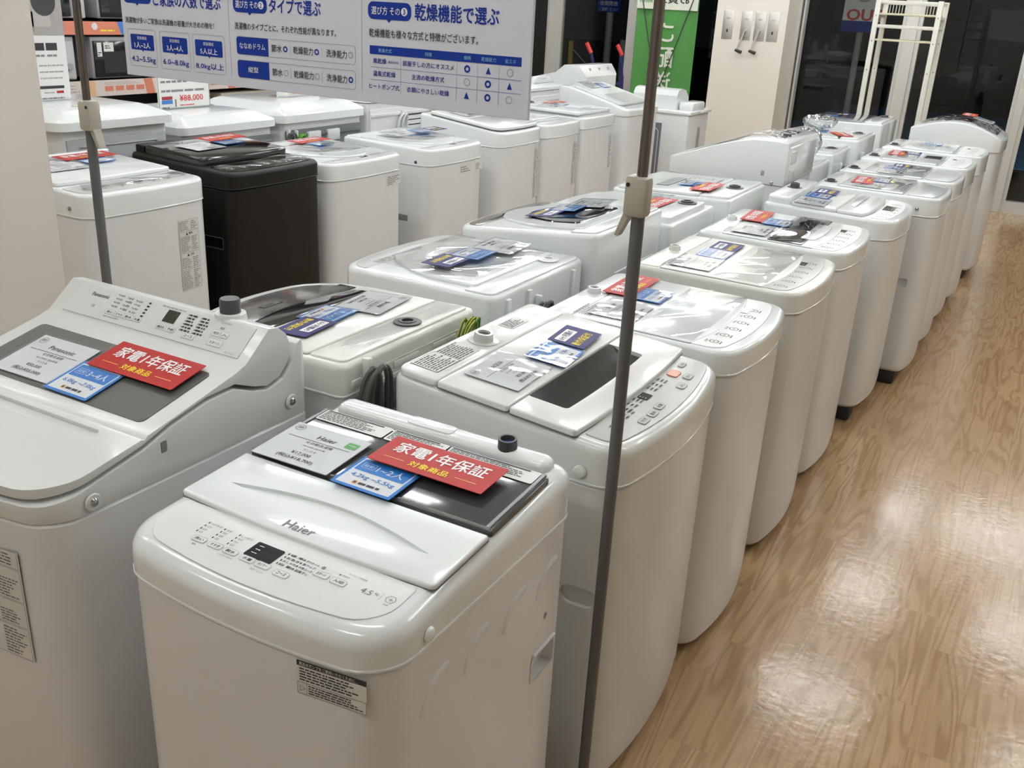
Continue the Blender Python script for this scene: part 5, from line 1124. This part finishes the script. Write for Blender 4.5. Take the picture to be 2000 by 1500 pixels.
ht = thing('hand_truck', 'navy hand truck with two red handle grips, standing by the window', 'hand truck', (-4.33, 9.62, 0))
for x_, dx in ((-.20, .09), (.15, .05)):
    q = MB(); q.tube([(x_ + dx, .10, .06), (x_ + dx, .06, .60), (x_ + dx * 1.05, .02, .98), (x_ + dx * .8, -.01, 1.10), (x_ + .05, -.03, 1.20), (x_, -.05, 1.30)], .016, BLUEPOST, 10); f_ = q.build('side_bar', ht)
    MB().cyl((x_ + .05, -.03, 1.205), (x_ - .002, -.051, 1.305), .021, .021, REDGRIP, 14).build('grip', f_)
for z_ in (.30, .62, .92): MB().box((.05, .06, z_), (.29, .02, .03), BLUEPOST).build('cross_bar', ht)
MB().box((.05, -.02, .012), (.40, .22, .012), BLUEPOST).build('toe_plate', ht)
for x_ in (-.16, .26): MB().cyl((x_ - .02, .14, .11), (x_ + .02, .14, .11), .11, .11, RUBBER, 20).build('wheel', ht)

# ================================================================== night outside
struct(MB().box((-4, 30.5, -.06), (60, 40, .1), ASPH).build('ground', smooth=0))
for i, (x_, y_, r_) in enumerate(((-2.6, 14.5, .05), (-3.9, 14.2, .0), (-1.2, 14.8, .1), (-5.2, 14.0, 0))):
    struct(MB().box((x_, y_ + .8, -.008), (.12, 3.6, .006), LINE, Matrix.Rotation(r_ * .3, 4, 'Z')).build('road_marking', smooth=0))
struct(MB().box((-1.6, 18.0, -.007), (5.0, 8.0, .006), BAYB).build('road_marking', smooth=0), 'blue painted parking bay')
struct(MB().box((-4, 15.2, -.007), (9, .12, .006), LINE).build('road_marking', smooth=0))
o = thing('parking_sign', 'white OUT sign with red letters and blue foot on a grey post outside', 'sign', (-2.50, 13.2, -.01))
MB().cyl((0, 0, 0), (0, 0, 1.75), .04, .04, POSTG, 14).build('post', o)
q = MB(); q.box((0, -.045, 1.85), (.46, .02, .62), PAPER, None, .004); q.box((0, -.0465, 1.60), (.46, .022, .13), SIGNB); M = Matrix.Translation((0, -.0565, 0)) @ Matrix.Rotation(PI / 2, 4, 'X'); q.text('OUT', .04, 1.735, .44, .13, REDGRIP, M, .001, .03); q.ring(0, 1.98, .10, .03, LOGO, M, .001); q.build('sign_panel', o, smooth=0)
o = thing('parking_sign', 'blue notice sign with white writing on a grey post outside, behind the hand truck', 'sign', (-5.83, 13, -.01))
MB().cyl((0, 0, 0), (0, 0, 1.9), .05, .05, POSTG, 14).build('post', o)
q = MB(); q.box((0, -.06, 1.83), (.34, .02, .44), SIGNB, None, .004); M = Matrix.Translation((0, -.0715, 0)) @ Matrix.Rotation(PI / 2, 4, 'X'); q.text('夜間開放', 0, 1.72, .27, .06, PAPER, M); q.text('ご遠慮ください', 0, 1.645, .27, .045, PAPER, M); q.rect(-.15, 1.79, .15, 1.98, PAPER, M); q.build('sign_panel', o, smooth=0)
o = thing('bollard', 'yellow post with a drooping chain in the dark car park', 'post', (-6.40, 13, -.01)); MB().cyl((0, 0, 0), (0, 0, 1.2), .035, .035, POSTY, 12).build('post', o)
MB().tube([(.0 + .7 * t / 8, .1 * t / 8, 1.12 - .35 * math.sin(PI * t / 8 * .6)) for t in range(9)], .008, LOGO, 6).build('chain', o)
tag(MB().cyl((-5.55, 12.9, -.01), (-5.55, 12.9, 1.25), .045, .045, POSTG, 12).build('bollard'), 'short grey post outside beside the blue notice sign', 'post')
tag(MB().cyl((-5.05, 12.2, -.01), (-5.05, 12.2, 2.6), .11, .11, mat('dark_post', (.06, .06, .065), .7), 14).build('bollard'), 'thick dark post just outside the glass behind the hand truck', 'post')
#---LIGHTS---
def fixture(x, y):
    o = thing('ceiling_light', 'white twin-tube fluorescent fitting on the ceiling', 'ceiling light', (x, y, ZC), 0, 'fluorescent ceiling fittings')
    MB().box((0, 0, -.025), (1.26, .22, .05), FIXT, None, .006).build('housing', o)
    for s_ in (-.055, .055): MB().cyl((-.59, s_, -.0655), (.59, s_, -.0655), .0145, .0145, TUBE, 10).build('tube', o)
for y_, xs_ in ((-.6, (-2.75, -.95)), (1.0, (-4.55, -2.75, -.95)), (2.7, (-4.55, -2.75, -.95, 1.1)), (4.4, (-4.55, -2.75, -.95, 1.1)), (6.1, (-4.55, -2.75, -.95, 1.1)), (7.75, (-4.55, -2.75, -.95, .85)), (9.45, (-4.55, -2.75, -.95, .40, 2.2))):
    for x_ in xs_: fixture(x_, y_)
